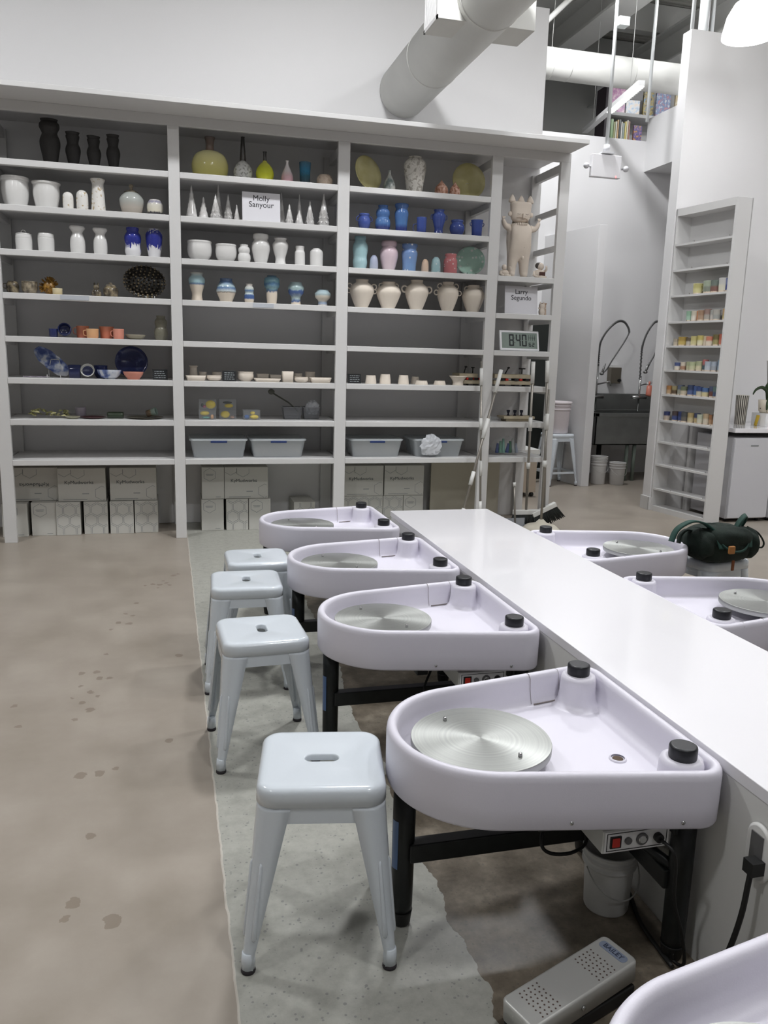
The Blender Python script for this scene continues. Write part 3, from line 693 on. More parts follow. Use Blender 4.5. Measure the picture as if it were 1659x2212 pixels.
M_items = {
 'wg': WG, 'md': MDARK, 'bis': CLAYW,
 'gold': G_('white_gold_flecks', [(.40, 'd5d2cc'), (.58, 'd6d3ce'), (.66, 'a08a62')], .2, 'noise', 45),
 'grey': G_('grey_tan_glaze', [(0, '8d8377'), (.3, 'a49b90'), (.6, '9ea29d'), (1, '858985')], .2),
 'bicol': G_('banded_cream_black', [(0, '1f2126'), (.2, '2c2a2e'), (.28, 'cfc9b4'), (.7, 'c9c5b8'), (.85, '77748a'), (1, 'b8b5b0')], .2, wob=.25),
 'bw1': G_('cobalt_drips_a', [(0, 'd4d3d6'), (.38, '1b2070'), (.6, '1c2378'), (1, '23277c')], .12, 'drip', 9, wob=1.1, sharp=True),
 'bw2': G_('cobalt_drips_b', [(0, 'd4d3d6'), (.34, '1b2070'), (.8, '1d2476'), (.93, 'a9aab8')], .12, 'drip', 11, wob=.7, sharp=True),
 'brown': G_('dark_brown_metallic', [(.38, '241f18'), (.52, '4f4536'), (.62, '77694e')], .25, 'noise', 30),
 'pew': G_('pewter_brown', [(.38, '3d362b'), (.52, '6b604e'), (.62, '8a7d66')], .3, 'noise', 30),
 'amber': G_('amber_glaze', [(.38, '5b3c12'), (.5, '8a5d1c'), (.62, 'b07c30')], .3, 'noise', 30),
 'tanc': G_('tan_cup', [(0, 'b9a473'), (1, 'd0c29a')], .35),
 'navy': G_('navy_glaze', [(0, '14183a'), (1, '1a2148')], .12),
 'coral': G_('coral_glaze', [(0, 'a9543c'), (.5, 'b35d43'), (1, 'b8674a')], .3),
 'peach': G_('peach_glaze', [(0, 'c98a5b'), (1, 'cf9866')], .3),
 'salmon': G_('salmon_glaze', [(0, 'c4705c'), (1, 'cb7b66')], .35),
 'beige': G_('beige_olive', [(0, '7d7661'), (1, '8c8570')], .5),
 'moss': G_('moss_grey', [(0, '4a473b'), (.5, '5d5a4b'), (1, '55564a')], .25, 'noise', 20),
 'bwm': G_('blue_white_marble', [(.40, '2b3a74'), (.48, '5d6fa3'), (.56, 'b9bfcc'), (.7, 'cfd2d8')], .25, 'noise', 14),
 'bwm2': G_('blue_splash', [(.36, '161c44'), (.56, '1b2352'), (.66, '5b6b9a'), (.78, 'c5c9d3')], .12, 'noise', 9),
 'whd': G_('white_navy_dish', [(0, '1c2142'), (.42, '23284a'), (.46, 'bfbfb8'), (1, 'c9c9c3')], .3, sharp=True, wob=.02),
 'green': G_('leaf_green_gold', [(.36, '4c4e2a'), (.5, '7d7c48'), (.62, 'a8a271')], .25, 'noise', 26),
 'lav': G_('lavender_grey', [(0, '6f6874'), (1, '857d88')], .3),
 'maroon': G_('maroon_glaze', [(0, '341a1c'), (1, '452528')], .3),
 'dgreen': G_('dark_green_glaze', [(0, '161f14'), (1, '1f2a1b')], .3),
 'olive': G_('olive_plate', [(0, '7d7d66'), (1, '959078')], .4),
 'mgrey': G_('mid_grey_glaze', [(0, '4f4b40'), (1, '5d594d')], .4),
 'brteal': G_('brown_teal', [(0, '3a3028'), (.45, '5b4630'), (.6, '66786e'), (1, '7d9187')], .25, wob=.7),
 'yell': G_('pale_yellow', [(0, 'c9c15a'), (.5, 'd6cd7a'), (1, 'e0da9c')], .12),
 'crak': G_('white_crackle_dark', [(.36, '84847e'), (.46, 'c4c5c2'), (.6, 'd4d4d1')], .15, 'noise', 60),
 'lime': G_('lime_glaze', [(0, 'e0dc8a'), (.15, 'c8cc20'), (.6, 'c2c928'), (1, 'cbc94a')], .12),
 'pinkg': G_('pink_white', [(0, 'cf93a0'), (.3, 'd9aab2'), (.55, 'd9cfd0'), (1, 'd9d2d2')], .2),
 'tealc': G_('teal_navy', [(0, '28353c'), (.4, '1e4858'), (.6, '1c5c80'), (1, '2a4a5c')], .15, wob=.6, nscale=20),
 'strp': G_('striped_tan', [(.30, '2d3644'), (.40, 'c2a891'), (.55, 'd0bba6'), (.68, 'b99d84')], .25, 'noise', 22),
 'neck': G_('brown_neck', [(0, '6a564b'), (1, '453a35')], .3),
 'bneck': G_('black_neck', [(0, '2a2622'), (1, '1c1b1b')], .25),
 'bb1': G_('banded_blue_a', [(0, 'c9b9a5'), (.55, 'cdbfac'), (.6, '3f5a80'), (.66, '8fb3bb'), (.85, '9cbcc4'), (1, 'a09a90')], .2, wob=.06),
 'bb2': G_('banded_blue_b', [(0, 'c5b7a4'), (.38, 'c9bba8'), (.4, '7a6a5e'), (.45, 'b2bdbd'), (.6, '3f5f8c'), (.68, '9db6be'), (.85, '35507a'), (1, '42506a')], .2, wob=.08),
 'bb3': G_('banded_blue_c', [(0, 'c9bba8'), (.18, 'cabdaa'), (.24, '30487c'), (.4, '30487c'), (.5, 'aab9b4'), (.66, '3f5f8c'), (.72, 'b2bdb9'), (1, 'a39a92')], .2, wob=.1),
 'bb4': G_('banded_blue_d', [(0, 'c7b9a6'), (.4, 'cabcaa'), (.46, '31486c'), (.55, '6d9298'), (.7, '3c5c80'), (.8, '5f8a96'), (1, '3f5c74')], .2, wob=.2, nscale=6),
 'bb5': G_('banded_blue_e', [(0, 'c7b9a6'), (.1, 'c7b9a6'), (.16, '33487a'), (.3, '92a5a4'), (.5, '33487a'), (.62, '33487a'), (.7, '8aa3a4'), (1, '7d9296')], .2, wob=.3, nscale=4),
 'bb6': G_('banded_blue_f', [(0, 'bcae9c'), (.2, '6b82a0'), (.35, 'c2b9a8'), (.6, 'c2b9a8'), (.7, '9ab0b4'), (1, '8ba3ac')], .2, wob=.1),
 'cob': G_('cobalt_glaze', [(0, '1c2558'), (.4, '2b3a7c'), (1, '2e3f82')], .12),
 'cob2': G_('cobalt_steel', [(0, '171d4c'), (.15, '1c2658'), (.3, '34568a'), (1, '304d84')], .1, wob=.05),
 'mint': G_('aqua_glaze', [(0, '8fb0b6'), (.5, '8fb6bc'), (1, '769ca6')], .12),
 'lilac': G_('lilac_glaze', [(0, '9298a8'), (1, '8890ac')], .2),
 'pinkv': G_('dusty_pink', [(0, 'bfacb2'), (.5, 'c0aab4'), (1, 'a98d96')], .2),
 'bsp': G_('blue_white_dots', [(0, '5a7ba8'), (.6, '5d7bae'), (1, '3f5a8c')], .15, noisemix=('*c8c8cc', 26, .2)),
 'tan': G_('tan_glaze', [(0, 'c2a893'), (1, 'bd9a80')], .25),
 'aqd': G_('aqua_white_dots', [(0, '86aab0'), (1, '86a8ae')], .2, noisemix=('*c8cfd0', 40, .22)),
 'redd': G_('red_white_dots', [(0, 'a8585a'), (1, 'ac5c5e')], .2, noisemix=('*d2c4c4', 34, .2)),
 'mintd': G_('mint_white_dots', [(0, '9cc4b2'), (1, 'a2ccba')], .15, noisemix=('*dfe6e0', 24, .24)),
 'yellp': G_('yellow_plate', [(.40, 'b5ac6c'), (.55, 'c6be84'), (.7, 'cfc898')], .12, 'noise', 5),
 'acrn': G_('acorn_glaze', [(.38, '7d4a33'), (.5, 'b27c66'), (.62, 'c79c88')], .4, 'noise', 60),
 'gbt': G_('grey_bottle', [(.38, '4f5a58'), (.5, '878c88'), (.62, 'b2b2ac')], .2, 'noise', 18),
}
M_items['crk'] = M_crackle
LBL_P = 'pottery vessel'
def V(key, name, label, cat, prof, x, y, z, w, h, group=None, **k):
    return vessel(name, label, cat, x, y, z, w, h, prof, M_items[key], group, **k)
# --- bay 1 (left)
g = 'black matte torso vases on the top left shelf'
V('md', 'sculptural_vase', 'tallest matte black lumpy vase on the top left shelf', 'vase', 'torso', -.793, 6.385, 2.649, .135, .303, g, sy=.8)
V('md', 'sculptural_vase', 'matte black vase right beside the tallest black one, top left shelf', 'vase', 'torso2', -.644, 6.385, 2.649, .102, .233, g, sy=.8)
V('md', 'sculptural_vase', 'shortest matte black vase, third of the black four on the top left shelf', 'vase', 'torso2', -.506, 6.385, 2.649, .098, .218, g, rotz=.4, sy=.8)
V('md', 'sculptural_vase', 'rightmost of the four matte black vases on the top left shelf', 'vase', 'torso2', -.377, 6.385, 2.649, .094, .238, g, sy=.85)
V('wg', 'planter_bowl', 'large white glazed planter bowl at the far left of the second shelf', 'bowl', 'planter', -1.035, 6.395, 2.356, .186, .202)
V('wg', 'fluted_bowl', 'large white fluted bowl, second from the left on the second shelf', 'bowl', 'flare', -.834, 6.395, 2.356, .193, .181, mod=lambda a, z: 1+.012*math.cos(12*a))
V('gold', 'shaker', 'shorter white shaker with gold flecks beside the fluted bowl', 'shaker', 'shaker', -.688, 6.355, 2.356, .072, .124)
V('gold', 'shaker', 'taller white shaker with gold flecks beside the speckled tall vase', 'shaker', 'shaker', -.594, 6.355, 2.356, .080, .143)
V('gold', 'tall_vase', 'tall white cylinder vase with gold flecks and flared lip', 'vase', 'cylvase', -.487, 6.355, 2.356, .100, .225)
o = V('grey', 'lidded_jar', 'round grey and tan lidded jar on the second shelf', 'jar', 'lidjar', -.262, 6.375, 2.356, .166, .195)
MB().lathe([(.05, .152), (.052, .156), (.03, .168), (.012, .172), (.01, .185), (.016, .195), (.014, .208), (.001, .212)], 24, cap1=False).build('lid', M_items['pew'], o)
V('bicol', 'round_jar', 'small squat cream jar with a dark foot at the right end of the second shelf', 'jar', 'squat', -.101, 6.355, 2.356, .112, .112)
o = V('wg', 'lidded_jar', 'white lidded jar with a ring knob on the third shelf', 'jar', 'jar', -.995, 6.375, 2.065, .11, .115)
MB().lathe([(.052, .112), (.053, .118), (.045, .122), (.001, .124)], 28, cap1=False).build('lid', WG, o)
MB().tube([(.016*math.cos(a), 0, .124+.02*math.sin(a)) for a in [PI*k/8 for k in range(9)]], .004, 8).build('lid_handle', WG, o)
V('wg', 'white_jar', 'plain white jar with a line around its shoulder on the third shelf', 'jar', 'jar', -.849, 6.375, 2.065, .11, .129)
g = 'white milk bottle vases'
V('wg', 'flared_vase', 'left of two white flared-lip vases on the third shelf', 'vase', 'milk', -.638, 6.365, 2.065, .105, .189, g)
V('wg', 'flared_vase', 'right of two white flared-lip vases on the third shelf', 'vase', 'milk', -.485, 6.365, 2.065, .098, .185, g)
V('bw1', 'drip_vase', 'cobalt blue vase with broad white streaks on the third shelf', 'vase', 'vase3', -.262, 6.365, 2.065, .118, .205)
V('bw2', 'drip_vase', 'cobalt blue vase with a white streaked base next to the post', 'vase', 'tall', -.114, 6.365, 2.065, .120, .205)
V('brown', 'teapot', 'dark brown spouted pot at the left end of the fourth shelf', 'pot', 'squat', -1.085, 6.375, 1.776, .085, .085, handles=[(-1, .4, .8, .02)])
V('pew', 'wide_pot', 'pewter brown pot beside the dark spouted pot on the fourth shelf', 'pot', 'bowl', -.973, 6.375, 1.776, .108, .088)
def petals(name, label, cat, x, y, z, w, h, m, seed, group=None):
    rnd = random.Random(seed); mb = MB().sphere((0, 0, h*.45), (w*.33, w*.25, h*.43), 16, 10)
    for k in range(90):
        a = rnd.uniform(0, 2*PI); ph = rnd.uniform(-.5, 1.4); c = Vector((w*.34*math.cos(a)*math.cos(ph), w*.26*math.sin(a)*math.cos(ph), h*.45+h*.45*math.sin(ph)))
        d = Vector((math.cos(a)*math.cos(ph), math.sin(a)*math.cos(ph), math.sin(ph))); t = d.cross(Vector((rnd.random(), rnd.random(), rnd.random()))).normalized()*h*.07; e = c+d*h*.2
        mb.add([c-t, c+t, e+t*.5, e-t*.5, c+d*.003], [(0, 1, 4), (1, 2, 4), (2, 3, 4), (3, 0, 4), (0, 3, 2, 1)])
    return tag(mb.build(name, m, None, (x, y, z)), label, cat, group)
petals('bristly_sculpture', 'amber brown bristly ceramic sculpture on the fourth shelf', 'sculpture', -.846, 6.385, 1.776, .13, .118, M_items['amber'], 3)
V('tanc', 'small_cup', 'tiny cream cup in front of the amber bristly piece', 'cup', 'cup', -.782, 6.315, 1.776, .068, .045)
o = tag(MB().sphere((0, 0, .03), (.03, .026, .03)).sphere((0, 0, .068), (.02, .019, .02)).sphere((-.012, 0, .09), (.006, .005, .012), 8, 6).sphere((.012, 0, .09), (.006, .005, .012), 8, 6).sphere((-.022, -.01, .02), (.012, .012, .02), 8, 6).sphere((.022, -.01, .02), (.012, .012, .02), 8, 6).build('small_figurine', M_items['brown'], None, (-.524, 6.365, 1.776)), 'small dark seated figurine on the fourth shelf', 'figurine')
o = V('brown', 'lidded_pot', 'dark brown round lidded pot beside the small dark figurine', 'pot', 'squat', -.425, 6.355, 1.776, .104, .078, open_=False)
MB().lathe([(.035, .076), (.03, .088), (.01, .092), (.012, .102), (.001, .106)], 20, cap1=False).build('lid', M_items['pew'], o)

def plate_on_edge(name, label, x, y, z, w, h, m, turn, tilt=.22, cat='plate', studs=False, sy=1):
    t = thing(name, label, cat, (x, y, z), turn)
    M = Matrix.Translation((0, 0, h/2+.004)) @ Matrix.Rotation(PI/2-tilt, 4, 'X')
    prof = [(w*.25, -.012), (w*.28, -.014), (w*.42, -.006), (w*.5, .012), (w*.495, .016), (w*.41, .001), (w*.3, -.006), (.001, -.007)]
    mb = MB().lathe(prof, 48, M=M @ Matrix.Scale(h/w, 4, Vector((0, 1, 0))), cap1=False)
    mb.build('plate_body', m, t)
    if studs:
        sb = MB(); rnd = random.Random(5)
        for ring, nn in ((.06, 4), (.15, 9), (.24, 14), (.33, 19), (.42, 24), (.49, 28)):
            for k in range(nn):
                a = 2*PI*(k+.5*(ring > .2))/nn; c = Vector((ring*w*math.cos(a), ring*h*math.sin(a), .004+ring*.02))
                sb.sphere((0, 0, 0), (.0085, .0085, .014), 7, 5, M @ Matrix.Translation(c))
        sb.build('studs', M_items['brown'], t)
    return t
def plate_stand(label, x, y, z, m=None, w=.07, dark=False, turn=0):
    mm = MB()
    for s_ in (-1, 1):
        mm.tube([(s_*w/2, -.045, .022), (s_*w/2, -.045, .003), (s_*w/2, .05, .003), (s_*w/2, .05, .055), (s_*w/2*.6, .06, .13)], .0022, 6)
    mm.tube([(-w/2, .05, .003), (w/2, .05, .003)], .0022, 6).tube([(-w/2*.6, .06, .13), (w/2*.6, .06, .13)], .0022, 6)
    return tag(mm.build('plate_stand', m or WHITE, None, (x, y, z), turn), label, 'plate stand')
plate_on_edge('studded_platter', 'large dark brown studded oval platter standing on the fourth shelf', -.192, 6.42, 1.776, .30, .236, mat('black_brown', S('1d1a15'), .35), .15, studs=True, cat='platter')
plate_stand('small wire stand holding the dark studded platter', -.15, 6.395, 1.776, None, .06)
V('navy', 'navy_cup', 'navy blue cup at the left of the fifth shelf', 'cup', 'cup', -.830, 6.375, 1.482, .062, .060)
o = V('navy', 'tipped_bowl', 'navy blue bowl tipped on its side facing the room', 'bowl', 'bowl', -.753, 6.40, 1.53, .093, .05); o.rotation_euler = (PI/2-.25, 0, 0)
V('coral', 'mug', 'large coral mug, left of the orange mugs on the fifth shelf', 'mug', 'cup', -.636, 6.435, 1.482, .090, .088, 'orange mugs', handles=[(-1, .3, .85, .022)])
V('peach', 'mug', 'peach orange mug in front of the large coral mug', 'mug', 'cup', -.560, 6.335, 1.482, .086, .067, 'orange mugs', handles=[(-1, .25, .85, .02)])
V('coral', 'mug', 'wide coral mug in the middle of the fifth shelf', 'mug', 'cupf', -.469, 6.415, 1.482, .108, .088, 'orange mugs', handles=[(1, .3, .8, .016)])
V('salmon', 'mug', 'salmon pink mug, rightmost of the orange mugs', 'mug', 'cup', -.380, 6.335, 1.482, .078, .072, 'orange mugs', handles=[(-1, .25, .8, .016)])
V('beige', 'shallow_bowl', 'shallow olive beige bowl on the fifth shelf', 'bowl', 'lowbowl', -.266, 6.395, 1.482, .146, .036)
V('moss', 'lumpy_vase', 'grey green waisted vase at the right end of the fifth shelf', 'vase', 'gourd', -.081, 6.375, 1.482, .098, .179)
# sixth shelf
def leaf_platter():
    t = thing('leaf_platter', 'blue and white marbled leaf-shaped platter on the sixth shelf', 'platter', (-.862, 6.455, 1.193), .1)
    n = 30; out = []
    for i in range(n):
        a = 2*PI*i/n; r = .095+.055*abs(math.cos(a-.1))**2+.006*math.cos(9*a)
        out.append((r*math.cos(a), .62*r*math.sin(a)))
    Rm = Matrix.Translation((0, 0, .112)) @ Matrix.Rotation(PI/2-.3, 4, 'X') @ Matrix.Rotation(-.78, 4, 'Z')
    mb = MB(); loft(mb, [[(x*.8, y*.8, -.012) for x, y in out], [(x, y, .010) for x, y in out], [(x*.99, y*.99, .014) for x, y in out], [(x*.8, y*.8, -.004) for x, y in out], [(x*.3, y*.3, -.008) for x, y in out]], M=Rm)
    mb.build('platter_body', M_items['bwm'], t, sub=1)
leaf_platter()
plate_stand('white wire stand holding the leaf platter', -.84, 6.40, 1.193, None, .09)
def sqdish(name, label, x, y, z, w, d, h, m, cat='dish', group=None, taper=.85, rotz=0, lid=0):
    a = w/2; b = d/2; rc = min(a, b)*.3
    q = lambda s: [((a*s-rc*s)*i, (b*s-rc*s)*j, rc*s) for i in (1, -1) for j in (1, -1)]
    mb = MB(); th = .005
    loft(mb, [hull(q(taper), 0, 40, 0), hull(q((taper+1)/2), 0, 40, h*.5), hull(q(1), 0, 40, h), hull(q(1), th, 40, h), hull(q(taper), th, 40, th)])
    return tag(mb.build(name, m, None, (x, y, z), rotz), label, cat, group)
sqdish('square_dish', 'deep blue square dish right of the leaf platter', -.699, 6.395, 1.193, .086, .08, .095, M_items['navy'])
o = V('whd', 'tipped_dish', 'round dish on edge, half cream and half navy', 'dish', 'lowbowl', -.608, 6.39, 1.193+.050, .099, .03); o.rotation_euler = (PI/2-.35, 0, 0)
V('bwm2', 'blue_bowl', 'dark blue bowl behind the cream and navy dish', 'bowl', 'bowl', -.525, 6.475, 1.193, .10, .095)
V('bwm', 'ruffled_bowl', 'low blue and white ruffled bowl in front of the large blue plate', 'bowl', 'lowbowl', -.455, 6.34, 1.193, .163, .066, mod=lambda a, z: 1+.05*math.cos(8*a)*(z > .02))
plate_on_edge('round_platter', 'large dark blue splashed round plate standing on the sixth shelf', -.305, 6.53, 1.193, .24, .238, M_items['bwm2'], 0)
V('salmon', 'small_bowl', 'small flared salmon bowl in front of the blue plate', 'bowl', 'plate', -.286, 6.335, 1.193, .146, .056)
def chalk(label, x, y, z, w=.10, h=.075, seed=1):
    t = thing('chalkboard_sign', label, 'sign', (x, y, z))
    M = Matrix.Rotation(-.15, 4, 'X')
    MB().box(-w/2, w/2, -.004, .004, 0, h, M).build('board', mat('chalkboard', S('16181a'), .6), t)
    MB().box(-.02, .02, 0, .03, 0, .004).build('foot', BLACK, t)
    rnd = random.Random(seed); mk = MB()
    for r in range(4):
        x0 = -w*.36
        while x0 < w*.3:
            l = rnd.uniform(.006, .02); mk.box(x0, min(x0+l, w*.38), -.0052, -.004, h*(.80-.2*r)-.003, h*(.80-.2*r)+.003, M); x0 += l+.005
    mk.build('chalk_lettering', mat('chalk_white', S('8e9496'), .8), t)
chalk('black chalkboard card at the right end of the sixth shelf, left bay', -.096, 6.335, 1.193, .108, .077, 1)
t = thing('bead_necklace', 'low dark beaded piece lying at the left of the sixth shelf', 'necklace', (-.962, 6.375, 1.193))
rnd = random.Random(3); mb = MB()
for k in range(22): mb.sphere((-.085+k*.008, .01*math.sin(k*.8), .005), .005, 7, 5)
mb.build('beads', M_items['lav'], t)
# seventh shelf
def leaves():
    rnd = random.Random(11); mb = MB()
    for k in range(34):
        c = Vector((rnd.uniform(-.13, .13), rnd.uniform(-.05, .05), rnd.uniform(.012, .05))); a = rnd.uniform(0, 2*PI); L = rnd.uniform(.03, .055); up = rnd.uniform(-.15, .5)
        d = Vector((math.cos(a), math.sin(a)*.6, up)); s_ = Vector((-math.sin(a), math.cos(a), 0))*L*.38; n_ = Vector((0, 0, .004))
        p = [c, c+d*L*.4+s_, c+d*L, c+d*L*.4-s_, c+d*L*.45+Vector((0, 0, .01))]
        p = [Vector((q.x, q.y, max(.001, q.z))) for q in p]
        mb.add(p+[q-n_ for q in p], [(0, 1, 4), (1, 2, 4), (2, 3, 4), (3, 0, 4), (5, 9, 6), (6, 9, 7), (7, 9, 8), (8, 9, 5), (0, 5, 6, 1), (1, 6, 7, 2), (2, 7, 8, 3), (3, 8, 5, 0)])
    tag(mb.build('leaf_sculpture', M_items['green'], None, (-.893, 6.385, .905)), 'spreading green and gold ceramic leaf cluster on the seventh shelf', 'sculpture')
leaves()
V('olive', 'small_plate', 'small flat olive plate beside the ceramic leaf cluster', 'plate', 'plate', -.721, 6.335, .900, .105, .018)
V('lav', 'grey_cup', 'lavender grey cup at the back of the seventh shelf', 'cup', 'cup', -.677, 6.46, .900, .080, .075)
V('maroon', 'flat_dish', 'flat maroon dish on the seventh shelf', 'dish', 'plate', -.582, 6.375, .900, .176, .014)
sqdish('rectangular_dish', 'dark green rectangular dish on the seventh shelf', -.426, 6.395, .900, .116, .08, .045, M_items['dgreen'], taper=.97)
V('mgrey', 'flat_dish', 'wide flat grey dish at the right of the seventh shelf', 'dish', 'plate', -.215, 6.40, .900, .27, .013)
o = V('brteal', 'tipped_cup', 'brown and teal cup tipped over on the flat grey dish', 'cup', 'cupf', -.199, 6.40, .935, .062, .075); o.rotation_euler = (.3, 1.25, 0)

# --- bay 2
o = V('yell', 'flask_vase', 'large pale yellow flattened flask with a brown neck on the top shelf', 'vase', 'flask', .294, 6.42, 2.649, .262, .200, sy=.65)
MB().lathe(cr([(.034, .19), (.029, .22), (.031, .26), (.040, .29)]), 28, cap0=False, cap1=True).build('neck', M_items['neck'], o)
o = V('crak', 'long_neck_bottle', 'white crackled bottle with a tall black neck', 'bottle', 'onion', .529, 6.385, 2.649, .138, .150)
MB().lathe(cr([(.023, .14), (.019, .2), (.014, .27), (.013, .302), (.015, .305)]), 24, cap0=False).build('neck', M_items['bneck'], o)
o = V('lime', 'long_neck_bottle', 'bright lime bottle with a short black neck', 'bottle', 'onion', .687, 6.365, 2.649, .132, .150)
MB().lathe(cr([(.013, .143), (.0115, .17), (.012, .2), (.015, .213)]), 20, cap0=False).build('neck', M_items['bneck'], o)
V('pinkg', 'bud_vase', 'small pink and white teardrop bud vase', 'vase', 'tear', .851, 6.355, 2.649, .09, .163)
V('tealc', 'tall_cup', 'dark teal tall cup on the top shelf', 'cup', 'tumbler', .987, 6.375, 2.649, .088, .165)
V('strp', 'squat_vase', 'squat tan striped vase at the right of the top shelf', 'vase', 'squat', 1.135, 6.365, 2.649, .122, .085)
TG = G_('tree_white', [(.38, 'b4b1ae'), (.5, 'cdcbc9'), (.6, 'd8d6d4')], .12, 'noise', 14)
def tree(label, x, y, w, h, tiers, seed, smooth=False):
    rnd = random.Random(seed); n = 40; mb = MB(); pr = []
    for k in range(tiers):
        r0_ = w/2*(1-k/tiers)**.95; z0 = h*k/tiers*.93+.002
        pr += [(r0_*(1 if not smooth else .96), z0), (r0_*.72 if not smooth else r0_*.86, z0+h/tiers*.8)]
    pr += [(.003, h*.97), (.0008, h)]
    ph = rnd.random()*6
    mb.lathe(pr, n, mod=lambda a, z: 1+(.10 if not smooth else .03)*math.cos(7*a+ph+z*70))
    for k in range(1, tiers):                       # leaf tips
        r0_ = w/2*(1-k/tiers)**.95; z0 = h*k/tiers*.93
        for j in range(7):
            a = 2*PI*(j+.5*(k % 2))/7+ph; d = Vector((math.cos(a), math.sin(a), 0)); s_ = Vector((-d.y, d.x, 0))*r0_*.34
            c = Vector((0, 0, z0))
            mb.add([c+d*r0_*.8-s_+Vector((0, 0, .014)), c+d*r0_*.8+s_+Vector((0, 0, .014)), c+d*r0_*1.13-Vector((0, 0, .008)), c+d*r0_*.92], [(0, 1, 2), (0, 3, 1), (1, 3, 2), (2, 3, 0)])
    tag(mb.build('ceramic_tree', TG, None, (x, y, 2.356)), label, 'ceramic tree', 'white ceramic trees on the second shelf')
tree('smooth tall white ceramic tree at the left end of the row', .156, 6.375, .090, .235, 6, 1, True)
tree('small smooth white ceramic tree, second from the left', .241, 6.385, .078, .163, 5, 2, True)
tree('white ceramic tree with leafy tiers, in front of the tallest tree', .325, 6.32, .086, .178, 6, 3)
tree('tallest white ceramic tree, standing behind another on the left side', .352, 6.46, .080, .272, 7, 4)
tree('medium white ceramic tree, second to the left of the name sign', .421, 6.405, .080, .196, 6, 5)
tree('smallest white ceramic tree right at the left edge of the name sign', .479, 6.345, .048, .119, 5, 6)
tree('white ceramic tree half hidden behind the right edge of the name sign', .824, 6.47, .070, .250, 6, 7, True)
tree('small white ceramic tree just right of the name sign, in front', .866, 6.335, .072, .148, 5, 8)
tree('smallest white ceramic tree in front of a taller one, right of the sign', .937, 6.312, .070, .108, 4, 9)
tree('tall white ceramic tree behind the smallest front tree on the right', .956, 6.44, .066, .243, 7, 10, True)
tree('white ceramic tree second from the right end, leaning tiers', 1.022, 6.345, .082, .184, 6, 11)
tree('widest white ceramic tree at the right end of the row', 1.127, 6.345, .102, .244, 7, 12)
def sign(label, x, y, z, w, h, lines, sizes):
    t = thing('name_sign', label, 'sign', (x, y, z))
    M = Matrix.Rotation(-.10, 4, 'X')
    MB().box(-w/2, w/2, -.0015, .0015, 0, h, M).build('card', mat('card_white', S('d6d5da'), .35), t)
    MB().box(-w/2, w/2, .0016, .05, .0, .003).build('card_foot', GLASSY, t)
    for s_, zz, sz in zip(lines, (h*.80, h*.585), sizes):
        text('lettering', s_, sz, mat('sign_ink', S('26262a'), .6), t, M @ Vector((0, -.0022, zz)), (PI/2-.10, 0, 0), 1.0)
sign('white artist name card standing between the white ceramic trees', .655, 6.30, 2.356, .278, .212, ['Molly', 'Sanyour'], (.056, .056))
V('wg', 'ribbed_bowl', 'larger white bowl at the left of the third shelf, second bay', 'bowl', 'bowl', .208, 6.375, 2.065, .179, .141, 'white bowls')
V('wg', 'ribbed_bowl', 'smaller white bowl beside the small white gourd vase', 'bowl', 'bowl', .400, 6.375, 2.065, .157, .128, 'white bowls')
V('wg', 'gourd_vase', 'small white gourd-shaped vase', 'vase', 'gourd', .532, 6.355, 2.065, .096, .132)
V('wg', 'ribbed_vase', 'tallest white ribbed vase with a wide collar on the third shelf', 'vase', 'urn', .656, 6.365, 2.065, .137, .216, mod=lambda a, z: 1+.008*math.sin(z*300))
V('wg', 'waisted_vase', 'white vase with round shoulders and a narrow waist', 'vase', 'hour', .803, 6.365, 2.065, .119, .195)
V('wg', 'narrow_jar', 'narrow white straight jar with a neck', 'jar', 'jarneck', .950, 6.355, 2.065, .077, .146)
V('wg', 'domed_jar', 'white straight jar with a domed shoulder at the end of the third shelf', 'jar', 'jardome', 1.077, 6.355, 2.065, .100, .136)
g = 'cream and blue banded vases'
V('bb1', 'banded_vase', 'cream vase with a pale blue shoulder at the left of the fourth shelf', 'vase', 'hour', .184, 6.365, 1.776, .118, .204, g)
V('bb2', 'banded_vase', 'wide-bellied vase with dark and pale blue bands', 'vase', 'belt', .398, 6.365, 1.776, .145, .172, g)
V('bb3', 'banded_vase', 'smallest upright cream vase with dark blue base band', 'vase', 'gourd', .566, 6.335, 1.776, .076, .139, g)
V('bb4', 'banded_vase', 'tall vase with teal and blue swirls above a cream foot', 'vase', 'cap', .739, 6.365, 1.776, .119, .210, g)
V('bb5', 'banded_vase', 'round-topped vase with diagonal dark blue bands', 'vase', 'mush', .923, 6.365, 1.776, .122, .170, g)
V('bb6', 'banded_vase', 'short mushroom-shaped pale blue banded pot at the right of the fourth shelf', 'vase', 'mush', 1.129, 6.355, 1.776, .122, .122, g)
# sixth shelf bisque
sqdish('oval_dish', 'low bisque oval dish at the left end of the bisque shelf', .164, 6.335, 1.193, .149, .10, .038, CLAYW, group='bisque pieces')
V('bis', 'footed_cup', 'tall narrow bisque cup behind the low oval dish at the left', 'cup', 'cylvase', .151, 6.475, 1.193, .066, .108)
V('bis', 'bisque_cup', 'bisque cup at the back, between the footed cup and the round bowl', 'cup', 'cup', .222, 6.495, 1.193, .060, .062)
V('bis', 'bisque_bowl', 'round bisque bowl left of the black card', 'bowl', 'bowl', .303, 6.355, 1.193, .114, .042)
V('bis', 'bisque_bowl', 'small bisque bowl behind the round bowl near the black card', 'bowl', 'bowl', .330, 6.495, 1.193, .075, .062)
chalk('black chalkboard card among the bisque ware in the second bay', .412, 6.315, 1.193, .102, .078, 2)
V('bis', 'bisque_bowl', 'wide deep bisque bowl right of the black card', 'bowl', 'bowl', .539, 6.375, 1.193, .121, .073)
sqdish('long_tray', 'long low bisque tray in the middle of the bisque shelf', .700, 6.335, 1.193, .204, .11, .026, CLAYW)
